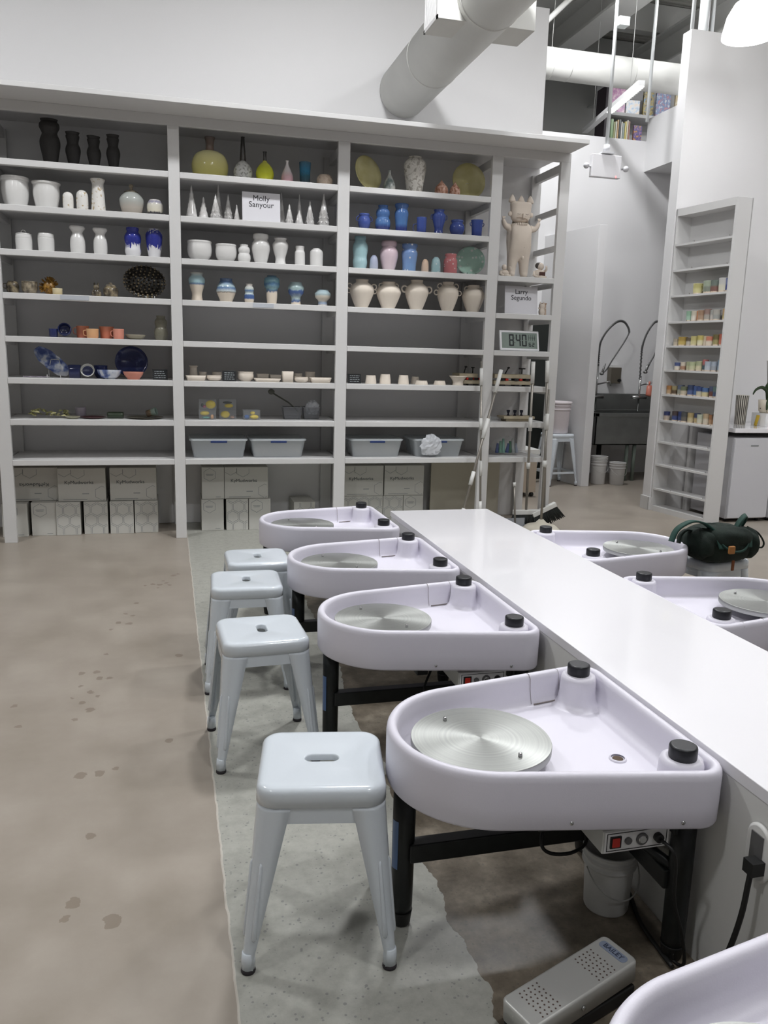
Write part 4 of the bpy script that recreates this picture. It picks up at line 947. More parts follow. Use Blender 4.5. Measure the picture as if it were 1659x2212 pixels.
sqdish('square_cup', 'square bisque box behind the long tray, left one', .683, 6.515, 1.193, .095, .07, .055, CLAYW)
sqdish('square_cup', 'square bisque box behind the long tray, right one', .785, 6.515, 1.193, .092, .07, .050, CLAYW)
sqdish('square_cup', 'tall square bisque cup right of the long tray', .858, 6.335, 1.193, .086, .07, .083, CLAYW, taper=.92)
V('bis', 'bisque_bowl', 'small bisque bowl right of the tall square cup', 'bowl', 'bowl', .964, 6.335, 1.193, .110, .043)
V('bis', 'bisque_cup', 'bisque cup behind the small bowl near the right end', 'cup', 'cup', .964, 6.495, 1.193, .067, .065)
V('bis', 'bisque_cup', 'bisque cup at the back above the oval dish at the right end', 'cup', 'cup', 1.056, 6.475, 1.193, .079, .080)
sqdish('oval_dish', 'low bisque oval dish at the right end of the bisque shelf', 1.115, 6.335, 1.193, .166, .10, .041, CLAYW)
# seventh shelf: kits and baskets
def kit(label, x, y, z, cols, seed):
    t = thing('clear_box', label, 'box', (x, y, z)); w, d, h = .128, .11, .074
    b = MB(); e = .0025
    b.box(-w/2, w/2, -d/2, d/2, 0, e).box(-w/2, w/2, -d/2, -d/2+e, e, h).box(-w/2, w/2, d/2-e, d/2, e, h).box(-w/2, -w/2+e, -d/2, d/2, e, h).box(w/2-e, w/2, -d/2, d/2, e, h)
    b.build('box_body', GLASSY, t); MB().box(-w/2-.002, w/2+.002, -d/2-.002, d/2+.002, h-.003, h+.002).build('lid', GLASSY, t)
    rnd = random.Random(seed)
    for c, nme, (ax, az, sx, sz) in cols:
        MB().sphere((ax, rnd.uniform(-.03, -.01), az), (sx, .022, sz), 16, 8).build(nme, mat('kit_'+c, S(c), .6), t)
YEL, PIN, TL, BLK_, BL = 'c9b228', 'a03a6a', '3a7a70', '202020', '27508a'
kit('upper left clear craft box with a yellow sponge and pink tool', .249, 6.375, .977, [(YEL, 'sponge', (.022, .036, .038, .032)), (PIN, 'tool', (-.025, .02, .014, .012)), (BLK_, 'tool', (-.04, .03, .010, .016))], 1)
kit('lower left clear craft box with a yellow sponge and teal tool', .246, 6.375, .900, [(YEL, 'sponge', (-.02, .046, .036, .018)), (TL, 'tool', (-.01, .012, .03, .010)), ('b2845a', 'tool', (.035, .02, .012, .018))], 2)
kit('upper right clear craft box with a flat yellow sponge', .400, 6.415, .977, [(YEL, 'sponge', (.01, .026, .034, .016)), (BLK_, 'tool', (.0, .05, .036, .01))], 3)
kit('lower right clear craft box with a round yellow sponge', .400, 6.415, .900, [(YEL, 'sponge', (-.018, .036, .036, .028)), ('8a6a5a', 'tool', (.035, .015, .02, .012))], 4)
kit('single clear craft box with yellow and blue pieces standing alone', .580, 6.375, .900, [(YEL, 'sponge', (.022, .02, .034, .018)), (YEL, 'sponge', (.01, .05, .02, .014)), (BL, 'tool', (-.035, .02, .02, .018))], 5)
def basket(label, x, y, z, w, h):
    t = thing('mesh_basket', label, 'basket', (x, y, z)); b = MB(); m_ = mat('grey_mesh', S('74767a'), .4, alpha=.55)
    a = w/2; loft(b, [[(a*.85*i, .05*j, 0) for i, j in ((-1, -1), (1, -1), (1, 1), (-1, 1))], [(a*i, .06*j, h) for i, j in ((-1, -1), (1, -1), (1, 1), (-1, 1))]], True, False)
    b.sm = [False]*len(b.f); b.build('basket_body', m_, t)
    MB().tube([(a*i, .06*j, h) for i, j in ((-1, -1), (1, -1), (1, 1), (-1, 1), (-1, -1))], .003, 6).build('rim', mat('grey_wire', S('8b8d90'), .4), t)
    return t
basket('grey mesh basket on the seventh shelf with a dark scoop in it', .905, 6.435, .900, .145, .095)
basket('grey mesh basket on the seventh shelf stuffed with plastic bags', 1.060, 6.455, .900, .132, .095)
tag(MB().tube([(.10, 0, -.04), (.02, 0, .03), (-.10, 0, .10)], .006, 8).sphere((-.115, 0, .112), (.026, .012, .022), 12, 8).build('long_scoop', mat('dark_grey_plastic', S('55564f'), .6), None, (.86, 6.45, 1.0)), 'long-handled dark scoop leaning out of the mesh basket', 'scoop')
def crumple(name, label, x, y, z, r, seed, m, cat='plastic bag'):
    rnd = random.Random(seed); mb = MB().sphere((0, 0, 0), 1, 22, 14); mb.v = [(a*r[0]*(k := 1+rnd.uniform(-.16, .16)), b*r[1]*k, max(-r[2]*.8, c*r[2]*k)) for a, b, c in mb.v]
    mb.sm = [False]*len(mb.sm)
    return tag(mb.build(name, m, None, (x, y, z)), label, cat)
PB = mat('plastic_film', (.72, .74, .78), .25, alpha=.7)
crumple('plastic_bag', 'crumpled clear plastic bag sticking up from the mesh basket', 1.075, 6.455, .985, (.055, .045, .06), 4, PB)
def make_bin(label, x, group, clay=True, z=.609):
    t = thing('storage_bin', label, 'storage bin', (x, 6.46, z), 0, group); b = MB(); sq4 = lambda hx, hy, r: [((hx-r)*i, (hy-r)*j, r) for i in (1, -1) for j in (1, -1)]
    B0, B1 = sq4(.188, .145, .03), sq4(.215, .17, .03)
    loft(b, [hull(B0, 0, 48, 0), hull(B1, .004, 48, .13), hull(B1, -.004, 48, .131), hull(B1, -.004, 48, .140), hull(B1, .006, 48, .140), hull(B0, .005, 48, .006)])
    b.build('bin_body', BIN, t)
    l = MB(); loft(l, [hull(B1, -.006, 48, .134), hull(B1, -.008, 48, .144), hull(B1, .006, 48, .150), hull(B1, .012, 48, .146), hull(B1, .03, 48, .145)], False, True)
    l.build('lid', BIN, t)
    MB().box(-.062, .062, -.190, -.176, .118, .134).build('latch', BLUEP, t, bevel=.003)
    if clay:
        c = MB(); rnd = random.Random(int(x*99)); loft(c, [hull(B0, .012, 40, .008), hull(B0, .004, 40, .06), [(px, py, .085+rnd.uniform(-.02, .02)) for px, py, _ in hull(B0, .01, 40, 0)], [(px*.5, py*.5, .10) for px, py, _ in hull(B0, .01, 40, 0)]])
        c.build('bagged_contents', mat('bag_contents', S('c9c3ba'), .5, noise=.15, nscale=30), t)
    return t
gb = 'clear lidded bins on the lowest shelf'
make_bin('left clear bin of the second bay, looking empty', .326, gb, False)
make_bin('right clear bin of the second bay, full of pale bags', .783, gb)
make_bin('left clear bin of the third bay with pale contents', 1.575, gb)
make_bin('right clear bin of the third bay with a bag spilling out', 2.10, gb, False)
crumple('plastic_bag', 'crumpled white plastic bag hanging over the rightmost clear bin', 2.02, 6.265, .70, (.085, .03, .09), 8, PB)

# --- bay 3
plate_on_edge('yellow_plate', 'pale yellow plate turned sideways on the top shelf, third bay', 1.475, 6.42, 2.649, .275, .262, M_items['yellp'], .55)
plate_stand('clear wire stand holding the turned yellow plate', 1.49, 6.385, 2.649, None, .07, turn=.4)
V('gbt', 'bud_vase', 'small grey marbled bottle beside the turned yellow plate', 'vase', 'tear', 1.634, 6.345, 2.649, .092, .155)
V('crk', 'shoulder_vase', 'tall cream speckled shouldered vase on the top shelf', 'vase', 'tall', 1.842, 6.375, 2.649, .172, .272)
V('acrn', 'acorn_jar', 'larger speckled red-brown acorn-shaped jar', 'jar', 'acorn', 2.056, 6.355, 2.649, .106, .120, open_=False)
V('acrn', 'acorn_jar', 'smaller speckled pink acorn-shaped jar before the round yellow plate', 'jar', 'acorn', 2.160, 6.335, 2.649, .085, .110, open_=False)
plate_on_edge('yellow_plate', 'round olive yellow plate facing front at the right of the top shelf', 2.312, 6.455, 2.649, .272, .285, M_items['yellp'], -.05)
plate_stand('white wire stand holding the round olive yellow plate', 2.315, 6.40, 2.649, None, .07)
V('cob', 'handled_bowl', 'small cobalt bowl with two ear handles at the left', 'bowl', 'round', 1.445, 6.355, 2.356, .096, .122, handles=[(-1, .55, .85, .014), (1, .55, .85, .014)])
V('cob2', 'curvy_vase', 'blue double-bulge vase, second from the left of the blue row', 'vase', 'gourd', 1.594, 6.365, 2.356, .119, .193)
V('cob2', 'curvy_vase', 'tallest blue waisted vase of the blue row', 'vase', 'vase2', 1.740, 6.355, 2.356, .108, .212)
V('cob', 'mug', 'cobalt blue mug with its handle to the left', 'mug', 'cup', 1.904, 6.355, 2.356, .079, .125, handles=[(-1, .12, .6, .03)])
V('cob', 'curvy_vase', 'cobalt vase with two small shoulder handles', 'vase', 'hour', 2.045, 6.355, 2.356, .106, .190, handles=[(-1, .62, .8, .012), (1, .62, .8, .012)])
V('cob', 'round_vase', 'round dark cobalt pot near the right of the blue row', 'vase', 'round', 2.198, 6.355, 2.356, .118, .123)
V('cob', 'handled_cup', 'cobalt cup with small handles at the right end of the blue row', 'cup', 'cupf', 2.357, 6.335, 2.356, .098, .130, handles=[(-1, .65, .85, .010), (1, .65, .85, .010)])
V('mint', 'curvy_vase', 'tall aqua gourd-shaped vase at the left of its shelf', 'vase', 'vase3', 1.420, 6.365, 2.065, .119, .246)
V('lilac', 'egg_vase', 'small lilac blue egg-shaped vase', 'vase', 'egg', 1.524, 6.335, 2.065, .066, .109)
V('pinkv', 'shoulder_vase', 'dusty pink rounded vase with a short neck', 'vase', 'urn', 1.650, 6.365, 2.065, .143, .224)
V('bsp', 'curvy_vase', 'blue vase with white dots and a round collar', 'vase', 'vase2', 1.814, 6.355, 2.065, .126, .210)
V('tan', 'egg_vase', 'smallest tan egg-shaped vase', 'vase', 'egg', 1.939, 6.335, 2.065, .058, .102)
V('aqd', 'egg_vase', 'small aqua egg-shaped vase with white dots', 'vase', 'egg', 2.028, 6.335, 2.065, .076, .123)
V('redd', 'dotted_jar', 'red jar with white dots beside the mint plate', 'jar', 'jarneck', 2.148, 6.335, 2.065, .108, .153)
plate_on_edge('mint_plate', 'round mint green plate with white dots on its stand', 2.352, 6.44, 2.065, .238, .232, M_items['mintd'], -.25)
plate_stand('dark wire stand holding the mint green plate', 2.345, 6.395, 2.065, BLACK, .07, turn=-.2)
g = 'matte cream two-handled jars on the fourth shelf'
V('bis', 'handled_jar', 'leftmost cream jar with looped handles, wide body', 'jar', 'amph', 1.442, 6.375, 1.776, .190, .217, g, handles=[('ring', 1, .76, .88, .020), ('ring', 1, .60, .96, .016), ('ring', -1, .76, .88, .020), ('ring', -1, .60, .96, .016)])
V('bis', 'handled_jar', 'second cream jar from the left, upright neck handles', 'jar', 'amph', 1.658, 6.375, 1.776, .192, .208, g, handles=[('ring', 1, .86, .50, .018), ('ring', -1, .86, .50, .018)])
V('bis', 'handled_jar', 'middle cream jar with big ring handles at both shoulders', 'jar', 'amph', 1.889, 6.375, 1.776, .186, .232, g, handles=[('ring', 1, .70, .90, .024), ('ring', -1, .70, .90, .024)])
V('bis', 'handled_jar', 'fourth cream jar from the left with doubled ear handles', 'jar', 'amph', 2.150, 6.375, 1.776, .172, .230, g, handles=[('ring', 1, .86, .62, .020), ('ring', 1, .64, .98, .018), ('ring', -1, .86, .62, .020), ('ring', -1, .64, .98, .018)])
V('bis', 'handled_jar', 'rightmost cream jar with upright neck handles', 'jar', 'amph', 2.367, 6.375, 1.776, .182, .215, g, handles=[('ring', 1, .86, .50, .018), ('ring', -1, .86, .50, .018)])
chalk('black chalkboard card at the left end of the sixth shelf, third bay', 1.389, 6.335, 1.193, .104, .074, 3)
V('bis', 'bisque_cup', 'first bisque cup right of the black card, third bay', 'cup', 'cupt', 1.521, 6.335, 1.193, .090, .066)
V('bis', 'bisque_cup', 'second and tallest bisque cup right of the black card', 'cup', 'cupt', 1.644, 6.355, 1.193, .092, .076)
V('bis', 'bisque_cup', 'third bisque cup from the black card, third bay', 'cup', 'cupt', 1.797, 6.355, 1.193, .088, .072)
V('bis', 'low_cup', 'low bisque dish in front of another cup, third bay', 'dish', 'cupt', 1.944, 6.335, 1.193, .104, .032)
V('bis', 'bisque_cup', 'bisque cup half hidden behind the low dish, third bay', 'cup', 'cupt', 1.925, 6.455, 1.193, .068, .060)
V('bis', 'low_cup', 'low bisque dish left of the funnel-shaped bowl', 'dish', 'cupt', 2.098, 6.335, 1.193, .099, .034)
V('bis', 'funnel_bowl', 'bisque bowl with a narrow foot and a wide flaring rim', 'bowl', 'funnel', 2.262, 6.355, 1.193, .147, .076)

# --- boards with clamps, tools
def clamped(label, x, w, y=6.44, n=2):
    t = thing('clamped_boards', label, 'boards', (x, y, 1.193))
    for k in range(n):
        MB().box(-w/2, w/2-.02*k, -.09, .09, .012+k*.052, .044+k*.052).build('board', WOOD, t, bevel=.002)
    for i, xx in enumerate((-w*.3, w*.05, w*.32)):
        c = MB().box(xx-.02, xx+.02, -.10, -.02, 0, .012).box(xx-.02, xx+.015, -.098, -.02, .046, .062)
        c.build('clamp', BLACK if i % 2 == 0 else mat('clamp_dark', (.03, .03, .03), .5), t)
        MB().box(xx+.025, xx+.05, -.095, -.04, .046, .062).build('clamp_pad', RED, t)
    MB().tube([(-w*.2, -.05, .10), (-w*.13, -.05, .145)], .005, 8).sphere((-w*.12, -.05, .15), (.013, .01, .008), 8, 6).build('clamp_handle', BLACK, t)
    MB().tube([(w*.22, -.05, .10), (w*.22, -.05, .14)], .005, 8).tube([(w*.14, -.05, .145), (w*.30, -.05, .145)], .005, 8).build('clamp_handle', BLACK, t)
clamped('stacked wooden boards with dark clamps at the right of the third bay', 2.36, .18, n=2)
clamped('stacked pale wooden boards with black and red clamps in the narrow right bay', 2.76, .36, n=2)
t = thing('tool_tray', 'pale tray with small dark tools in the narrow right bay', 'tray', (2.80, 6.40, .900))
MB().box(-.13, .15, -.08, .08, .022, .044).box(-.10, .12, -.06, .06, 0, .022).build('tray', WOOD, t, bevel=.003)
for i, xx in enumerate((-.06, 0, .06)):
    MB().lathe([(.014, .044), (.006, .06), (.012, .075), (.016, .088), (.01, .092)], 14, (xx, 0, 0)).build('tool', mat('tool_navy', S('2a2c3c'), .5), t)
tag(MB().lathe([(.025, 0), (.04, .02), (.045, .04), (.042, .04), (.022, .004)], 24).build('glass_bowl', GLASSY, None, (2.60, 6.37, .900)), 'small clear glass bowl left of the tool tray', 'bowl')
# bag of supplies
bagt = thing('supply_bag', 'clear bag of blue and green supplies on the lowest shelf of the narrow bay', 'plastic bag', (2.745, 6.40, .609))
rnd = random.Random(9)
cb_ = MB().sphere((0, 0, .075), 1, 20, 12); cb_.v = [(a*.145*(k := 1+rnd.uniform(-.1, .1)), b*.07*k, .08+(c-.075)*.078*k) for a, b, c in cb_.v]; cb_.sm = [False]*len(cb_.sm)
cb_.build('bag_film', GLASSY, bagt)
for k, (hx, nme) in enumerate([('3b4f8a', 'blue_item'), ('7fb09a', 'green_item'), ('8fc0b2', 'mint_item'), ('3f5596', 'blue_item'), ('2f6b4a', 'green_item'), ('c9cfcf', 'white_item'), ('aab4c4', 'grey_item')]):
    a = -.09+k*.03
    MB().tube([(a, 0, .02), (a+rnd.uniform(-.02, .02), 0, .10+.02*(k % 3))], [.016, .009], 10).build(nme, mat('sup_'+hx, S(hx), .5), bagt)

# --- narrow bay: ceramic figure
def skin_body(name, m, loc, V_, E_, R_, scale=1, rotz=0):
    me = bpy.data.meshes.new(name); me.from_pydata([Vector(v)*scale for v in V_], E_, []); me.materials.append(m)
    o = bpy.data.objects.new(name, me); COL.objects.link(o); o.location = loc; o.rotation_euler = (0, 0, rotz)
    bm = bmesh.new(); bm.from_mesh(me); sk = bm.verts.layers.skin.verify()
    bm.verts.ensure_lookup_table()
    for i, v in enumerate(bm.verts):
        r = R_[i]; r = r if isinstance(r, tuple) else (r, r)
        v[sk].radius = (r[0]*scale, r[1]*scale); v[sk].use_root = (i == 0)
    bm.to_mesh(me); bm.free()
    md = o.modifiers.new('skin', 'SKIN'); md.use_smooth_shade = True
    s_ = o.modifiers.new('sub', 'SUBSURF'); s_.levels = 2; s_.render_levels = 2
    return o
FIG = mat('figure_clay', S('d9cdc0'), .75, bump=.05)
Vv = [(0, 0, .235), (0, 0, .32), (0, 0, .395), (0, 0, .43), (0, 0, .47),     # 0-4 torso, neck
      (-.055, 0, .17), (-.055, 0, .09), (-.055, 0, .03), (-.057, -.035, .016),   # 5-8 leg
      (.055, 0, .17), (.055, 0, .09), (.055, 0, .03), (.057, -.035, .016),       # 9-12
      (-.085, 0, .402), (-.125, -.01, .395), (-.150, -.02, .43), (-.158, -.025, .455),   # 13-16 arm
      (.085, 0, .402), (.130, -.01, .385), (.150, -.02, .42), (.158, -.025, .45)]
Ee = [(0, 1), (1, 2), (2, 3), (3, 4), (0, 5), (5, 6), (6, 7), (7, 8), (0, 9), (9, 10), (10, 11), (11, 12), (2, 13), (13, 14), (14, 15), (15, 16), (2, 17), (17, 18), (18, 19), (19, 20)]
Rr = [.088, .092, .080, .045, .05, .046, .040, .036, .022, .046, .040, .036, .022, .034, .026, .020, .014, .034, .026, .020, .014]
fig = skin_body('ceramic_figure', FIG, (2.750, 6.40, 2.065), Vv, Ee, Rr, 1.0)
tag(fig, 'large pale ceramic standing figure with a three-pointed head and raised arms', 'sculpture')
hb = MB(); 
loft(hb, [[((1.0)*x*s_, y*s_*.8, z) for x, y, _ in hull([(-.03, 0, .055), (.03, 0, .055)], 0, 32, 0)] for z, s_ in ((.435, .45), (.45, .85), (.48, 1.0), (.53, 1.02), (.56, 1.05), (.585, 1.12), (.597, .95))])
for px, hh, lean in ((-.078, .062, -.012), (0, .058, 0), (.078, .062, .012)):
    hb.lathe([(.034, 0), (.030, .02), (.017, hh*.75), (.006, hh), (.001, hh+.003)], 16, (px, 0, .585), cap1=False, sy=.8)
head = hb.build('head', FIG, fig, sub=1)
fc = MB().sphere((-.092, -.005, .50), (.018, .012, .02), 12, 8).sphere((.092, -.005, .50), (.018, .012, .02), 12, 8)
fc.build('ear', FIG, head)
MB().box(-.005, .005, -.072, -.040, .462, .50).build('nose', FIG, head, bevel=.003)
MB().tube([(-.048, -.050, .497), (-.034, -.057, .492), (-.02, -.058, .496)], .002, 6).tube([(.02, -.058, .496), (.034, -.057, .492), (.048, -.050, .497)], .002, 6).tube([(-.01, -.055, .456), (.012, -.055, .455)], .002, 6).build('closed_eyes_and_mouth', mat('figure_line', S('8d8177'), .8), head)
nk = MB()
for k in range(26):
    a = 2*PI*k/26; c = (.068*math.cos(a), .062*math.sin(a), .415-.006*math.sin(a))
    nk.sphere(c, (.005, .005, .012), 6, 5)
nk.build('bead_collar', FIG, fig)
hd = MB()
for sx in (-1, 1):
    for k in range(5):
        a = -.7+k*.35+(.3 if sx < 0 else -.3)
        hd.tube([(sx*.158, -.025, .45), (sx*.158+.012*math.sin(a), -.027, .462), (sx*.158+.020*math.sin(a), -.03, .470+.004*math.cos(a))], [.006, .0045, .003], 6)
hd.build('fingers', FIG, fig)
MB().sphere((0, -.088, .155), (.012, .014, .016), 10, 8).sphere((0.012, -.092, .235), (.004, .004, .004), 8, 6).build('clay_details', FIG, fig)
def small_fig(label, x, y, z, h, m, seed, hair=None):
    t = thing('small_figurine', label, 'figurine', (x, y, z)); rnd = random.Random(seed)
    b = MB().sphere((0, 0, h*.28), (h*.36, h*.26, h*.28)).sphere((rnd.uniform(-.01, .01), -.005, h*.72), (h*.2, h*.18, h*.22))
    b.tube([(-h*.3, 0, h*.4), (-h*.42, -.02, h*.2), (-h*.2, -.04, h*.08)], [.012, .011, .009], 8).tube([(h*.3, 0, h*.4), (h*.4, -.02, h*.55), (h*.34, -.03, h*.75)], [.012, .010, .008], 8)
    b.tube([(-h*.2, -.02, h*.1), (0, -.05, h*.08), (h*.3, -.05, h*.06)], [.014, .012, .01], 8)
    b.build('body', m, t)
    if hair: MB().sphere((0, .012, h*.78), (h*.24, h*.2, h*.2)).build('hair', hair, t); MB().box(-h*.1, h*.25, -.045, -.03, h*.15, h*.38).build('dark_patch', mat('brown_patch', S('4a2c26'), .5), t)
small_fig('small seated clay figurine at the large figure\'s left foot, half behind the post', 2.612, 6.335, 2.065, .105, FIG, 1)
small_fig('small reclining figurine with dark hair right of the large figure', 2.915, 6.335, 2.065, .135, FIG, 2, mat('dark_hair', S('4a4540'), .5))
sign('white artist name card below the large ceramic figure', 2.760, 6.30, 1.776, .286, .222, ['Larry', 'Segundo'], (.052, .052))
t = thing('cat_figurine', 'small pale cat-eared figurine right of the lower name card', 'figurine', (2.958, 6.335, 1.776))
b = MB().lathe(cr([(.02, 0), (.026, .03), (.02, .055), (.026, .075), (.022, .092)]), 20)
for s_ in (-1, 1): b.lathe([(.009, 0), (.004, .02), (.001, .024)], 8, (s_*.015, 0, .086), cap1=False).tube([(s_*.02, 0, .05), (s_*.033, -.01, .06)], .005, 6)
b.build('body', FIG, t)
V('tan', 'brown_box_vase', 'narrow brown pot at the right edge of the lower name card shelf', 'pot', 'cylvase', 2.984+.03, 6.42, 1.776, .05, .105)
# clock
ck = thing('digital_clock', 'white digital wall clock reading 8:40 leaning in the narrow bay', 'clock', (2.762, 6.29, 1.484), math.radians(3))
Mk = Matrix.Rotation(-.22, 4, 'X')
MB().box(-.178, .178, -.008, .012, 0, .165, Mk).build('case', mat('clock_white', (.82, .82, .84), .3), ck, bevel=.005)
MB().box(-.16, .16, -.0092, -.008, .018, .147, Mk).build('display', mat('lcd_grey', S('7f8c84'), .3), ck)
def seg7(mb, ch, x, z, w, h, t_):
    Sg = {'8': 'abcdefg', '4': 'bcfg', '0': 'abcdef', '1': 'bc', '6': 'acdefg', '2': 'abged', 'B': 'abcdefg', '7': 'abc'}[ch]; e = t_*.15
    R_ = {'a': (x+t_*.5, x+w-t_*.5, z+h-t_, z+h), 'g': (x+t_*.5, x+w-t_*.5, z+h/2-t_/2, z+h/2+t_/2), 'd': (x+t_*.5, x+w-t_*.5, z, z+t_), 'f': (x, x+t_, z+h/2+e, z+h-e), 'b': (x+w-t_, x+w, z+h/2+e, z+h-e), 'e': (x, x+t_, z+e, z+h/2-e), 'c': (x+w-t_, x+w, z+e, z+h/2-e)}
    for s_ in Sg: a, b_, c, d = R_[s_]; mb.box(a, b_, -.0102, -.0092, c, d, Mk)
dg = MB()
seg7(dg, '8', -.096, .035, .044, .098, .012); seg7(dg, '4', -.034, .035, .044, .098, .012); seg7(dg, '0', .020, .035, .044, .098, .012)
dg.box(-.046, -.041, -.0102, -.0092, .060, .068, Mk).box(-.046, -.041, -.0102, -.0092, .098, .106, Mk)
seg7(dg, '6', .082, .035, .022, .032, .005); seg7(dg, '2', .112, .035, .022, .032, .005)
for k in range(4): dg.box(.080+k*.018, .083+k*.018, -.0102, -.0092, .085, .13, Mk)
dg.box(.08, .145, -.0102, -.0092, .105, .108, Mk)
dg.build('digits', mat('lcd_ink', S('111a1c'), .4), ck)

# ================================================================== CARTONS
def hexes(mb, cx, cz, r, y, t_=.0016, clip=None, n=6, rot=PI/6):
    P = [(cx+r*math.cos(rot+k*PI/3), cz+r*math.sin(rot+k*PI/3)) for k in range(7)]
    for (x0, z0), (x1, z1) in zip(P[:-1], P[1:]):
        if clip:
            a, b_, c, d = clip; N_ = 8; pts = [(x0+(x1-x0)*i/N_, z0+(z1-z0)*i/N_) for i in range(N_+1)]
            segs = [(p, q) for p, q in zip(pts[:-1], pts[1:]) if all(a < u[0] < b_ and c < u[1] < d for u in (p, q))]
        else: segs = [((x0, z0), (x1, z1))]
        for p, q in segs:
            d_ = Vector((q[0]-p[0], q[1]-p[1])).normalized()*t_; nx, nz = -d_.y, d_.x
            mb.add([(p[0]-nx, y, p[1]-nz), (q[0]-nx, y, q[1]-nz), (q[0]+nx, y, q[1]+nz), (p[0]+nx, y, p[1]+nz)], [(0, 1, 2, 3)])
def carton(kind, label, x0, y0, z, face, h=.255, d=None, group='white clay cartons under the shelves', rot=0, dim=False):
    w = .345 if face == 'long' else .174; d = d or (.174 if face == 'long' else .30)
    t = thing('carton', label, 'carton', (x0+w/2, y0, z), rot, group)
    MB().box(-w/2, w/2, 0, d, .0005, h-.0005).build('box', BOXW, t, bevel=.002)
    mb = MB(); yy = -.0006; cl = (-w/2+.004, w/2-.004, .004, h-.004); up = 1
    if kind == 'pattern':
        r = .048; s_ = 1
        for i in range(-2, 3):
            for j in range(-1, 4):
                hexes(mb, i*r*1.9+(r*.95 if j % 2 else 0)+.01, j*r*1.68+.03, r*.98, yy, .0014, cl)
    elif kind == 'logo':
        hexes(mb, -.025, h-.06, .052, yy, .0015, cl)
        mb.box(-.055, .005, yy, yy+.0004, h-.058, h-.054); mb.box(-.05, 0, yy, yy+.0004, h-.068, h-.064); mb.box(.02, .06, yy, yy+.0004, .014, .018)
    else:
        hexes(mb, -w*.36, h-.01, .056, yy, .0015, cl); hexes(mb, -w*.08, h-.025, .056, yy, .0015, cl); hexes(mb, w*.42, .06, .056, yy, .0015, cl)
        mb.box(-w*.4, w*.1, yy, yy+.0004, .012, .016); mb.box(.0, .05, yy, yy+.0004, .055, .061)
    mb.build('printed_pattern', INK, t)
    if kind == 'text' or kind == 'upside':
        text('lettering', 'KyMudworks', .036, INKD, t, (-.02 if kind == 'text' else .0, -.0008, .145 if kind == 'text' else .125), (PI/2, 0 if kind == 'text' else PI, 0), 1.08, .0003)
    return t
Z2 = .2565
carton('logo', 'lower row carton at the far left, half hidden behind the post', -1.262, 6.43, 0, 'end')
carton('logo', 'lower row carton with one hexagon logo, second from the left, left bay', -1.062, 6.455, 0, 'end')
carton('pattern', 'lower row hexagon-patterned carton touching the logo carton, left bay', -.886, 6.445, 0, 'end')
carton('pattern', 'lower row hexagon carton in the middle of the left bay, below a gap', -.688, 6.462, 0, 'end')
carton('pattern', 'lower row hexagon carton, second from the right in the left bay', -.497, 6.450, 0, 'end')
carton('pattern', 'rightmost lower hexagon carton in the left bay', -.315, 6.464, 0, 'end')
carton('upside', 'upper carton with upside-down lettering at the far left', -1.215, 6.53, Z2, 'long')
carton('text', 'upper lettered carton in the middle of the left bay', -.868, 6.48, Z2, 'long')
carton('text', 'rightmost upper lettered carton in the left bay', -.492, 6.48, Z2, 'long')
carton('logo', 'lower carton with a hexagon logo at the left of the second bay', .194, 6.476, 0, 'end')
carton('pattern', 'lower hexagon-patterned carton in the second bay', .388, 6.468, 0, 'end')
carton('logo', 'lower logo carton just left of the farthest wheel', .567, 6.465, 0, 'end')
carton('logo', 'upper narrow logo carton in the second bay', .200, 6.478, Z2, 'end')
carton('text', 'upper lettered carton in the second bay', .377, 6.478, Z2, 'long')
carton('pattern', 'lone carton standing back against the wall in the second bay', .937, 6.50, 0, 'end', h=.215)
carton('pattern', 'lower left hexagon carton in the third bay behind the wheel', 1.345, 6.50, 0, 'long', d=.2)
carton('pattern', 'lower middle hexagon carton in the third bay', 1.694, 6.50, 0, 'end')
carton('logo', 'lower right logo carton in the third bay', 1.872, 6.50, 0, 'end')
carton('text', 'upper left lettered carton in the third bay', 1.345, 6.50, Z2, 'long')
carton('text', 'upper right lettered carton in the third bay', 1.700, 6.50, Z2, 'long')
tag(MB().box(-.24, .24, 0, .018, 0, .56).build('plain_panel', mat('panel_cream', S('bdb8a8'), .6), None, (2.40, 6.66, 0)), 'tall cream panel leaning upright in the bottom of the third bay', 'panel')
tag(MB().box(-.10, .10, 0, .018, 0, .56).build('plain_panel', mat('panel_cream', (0, 0, 0)), None, (2.70, 6.66, 0)), 'narrow cream panel upright in the bottom of the right bay', 'panel')

# ================================================================== MOPS AND BROOMS
TW = mat('tool_white', (.72, .72, .70), .4); TM = mat('tool_metal', (.30, .28, .25), .35, metal=.6)
def pole(name, label, cat, a, b, grips, r=.0105):
    a, b = Vector(a), Vector(b); t = thing(name, label, cat, tuple(b)); d = a-b
    MB().tube([(0, 0, 0), tuple(d)], r, 10).build('pole', TM, t)
    for g0, g1 in grips: MB().tube([tuple(d*g0), tuple(d*g1)], r*1.55, 12).build('grip', TW, t)
    return t
t = pole('mop', 'upright white-jointed mop leaning on the post right of the third bay', 'mop', (2.397, 6.195, 1.39), (2.392, 6.03, .03), [(.86, .96), (.60, .67), (.33, .42), (.10, .18)], .009)
MB().box(-.12, .12, -.05, .05, -.03, -.005).build('mop_head', TW, t)
t = pole('mop', 'mop leaning diagonally across the post, lower end toward the left', 'mop', (2.572, 6.2, 1.325), (2.13, 5.86, .04), [(.86, 1.0), (.58, .70), (.30, .38), (.10, .16)])
MB().box(-.13, .13, -.05, .05, -.04, -.01).build('mop_head', TW, t)
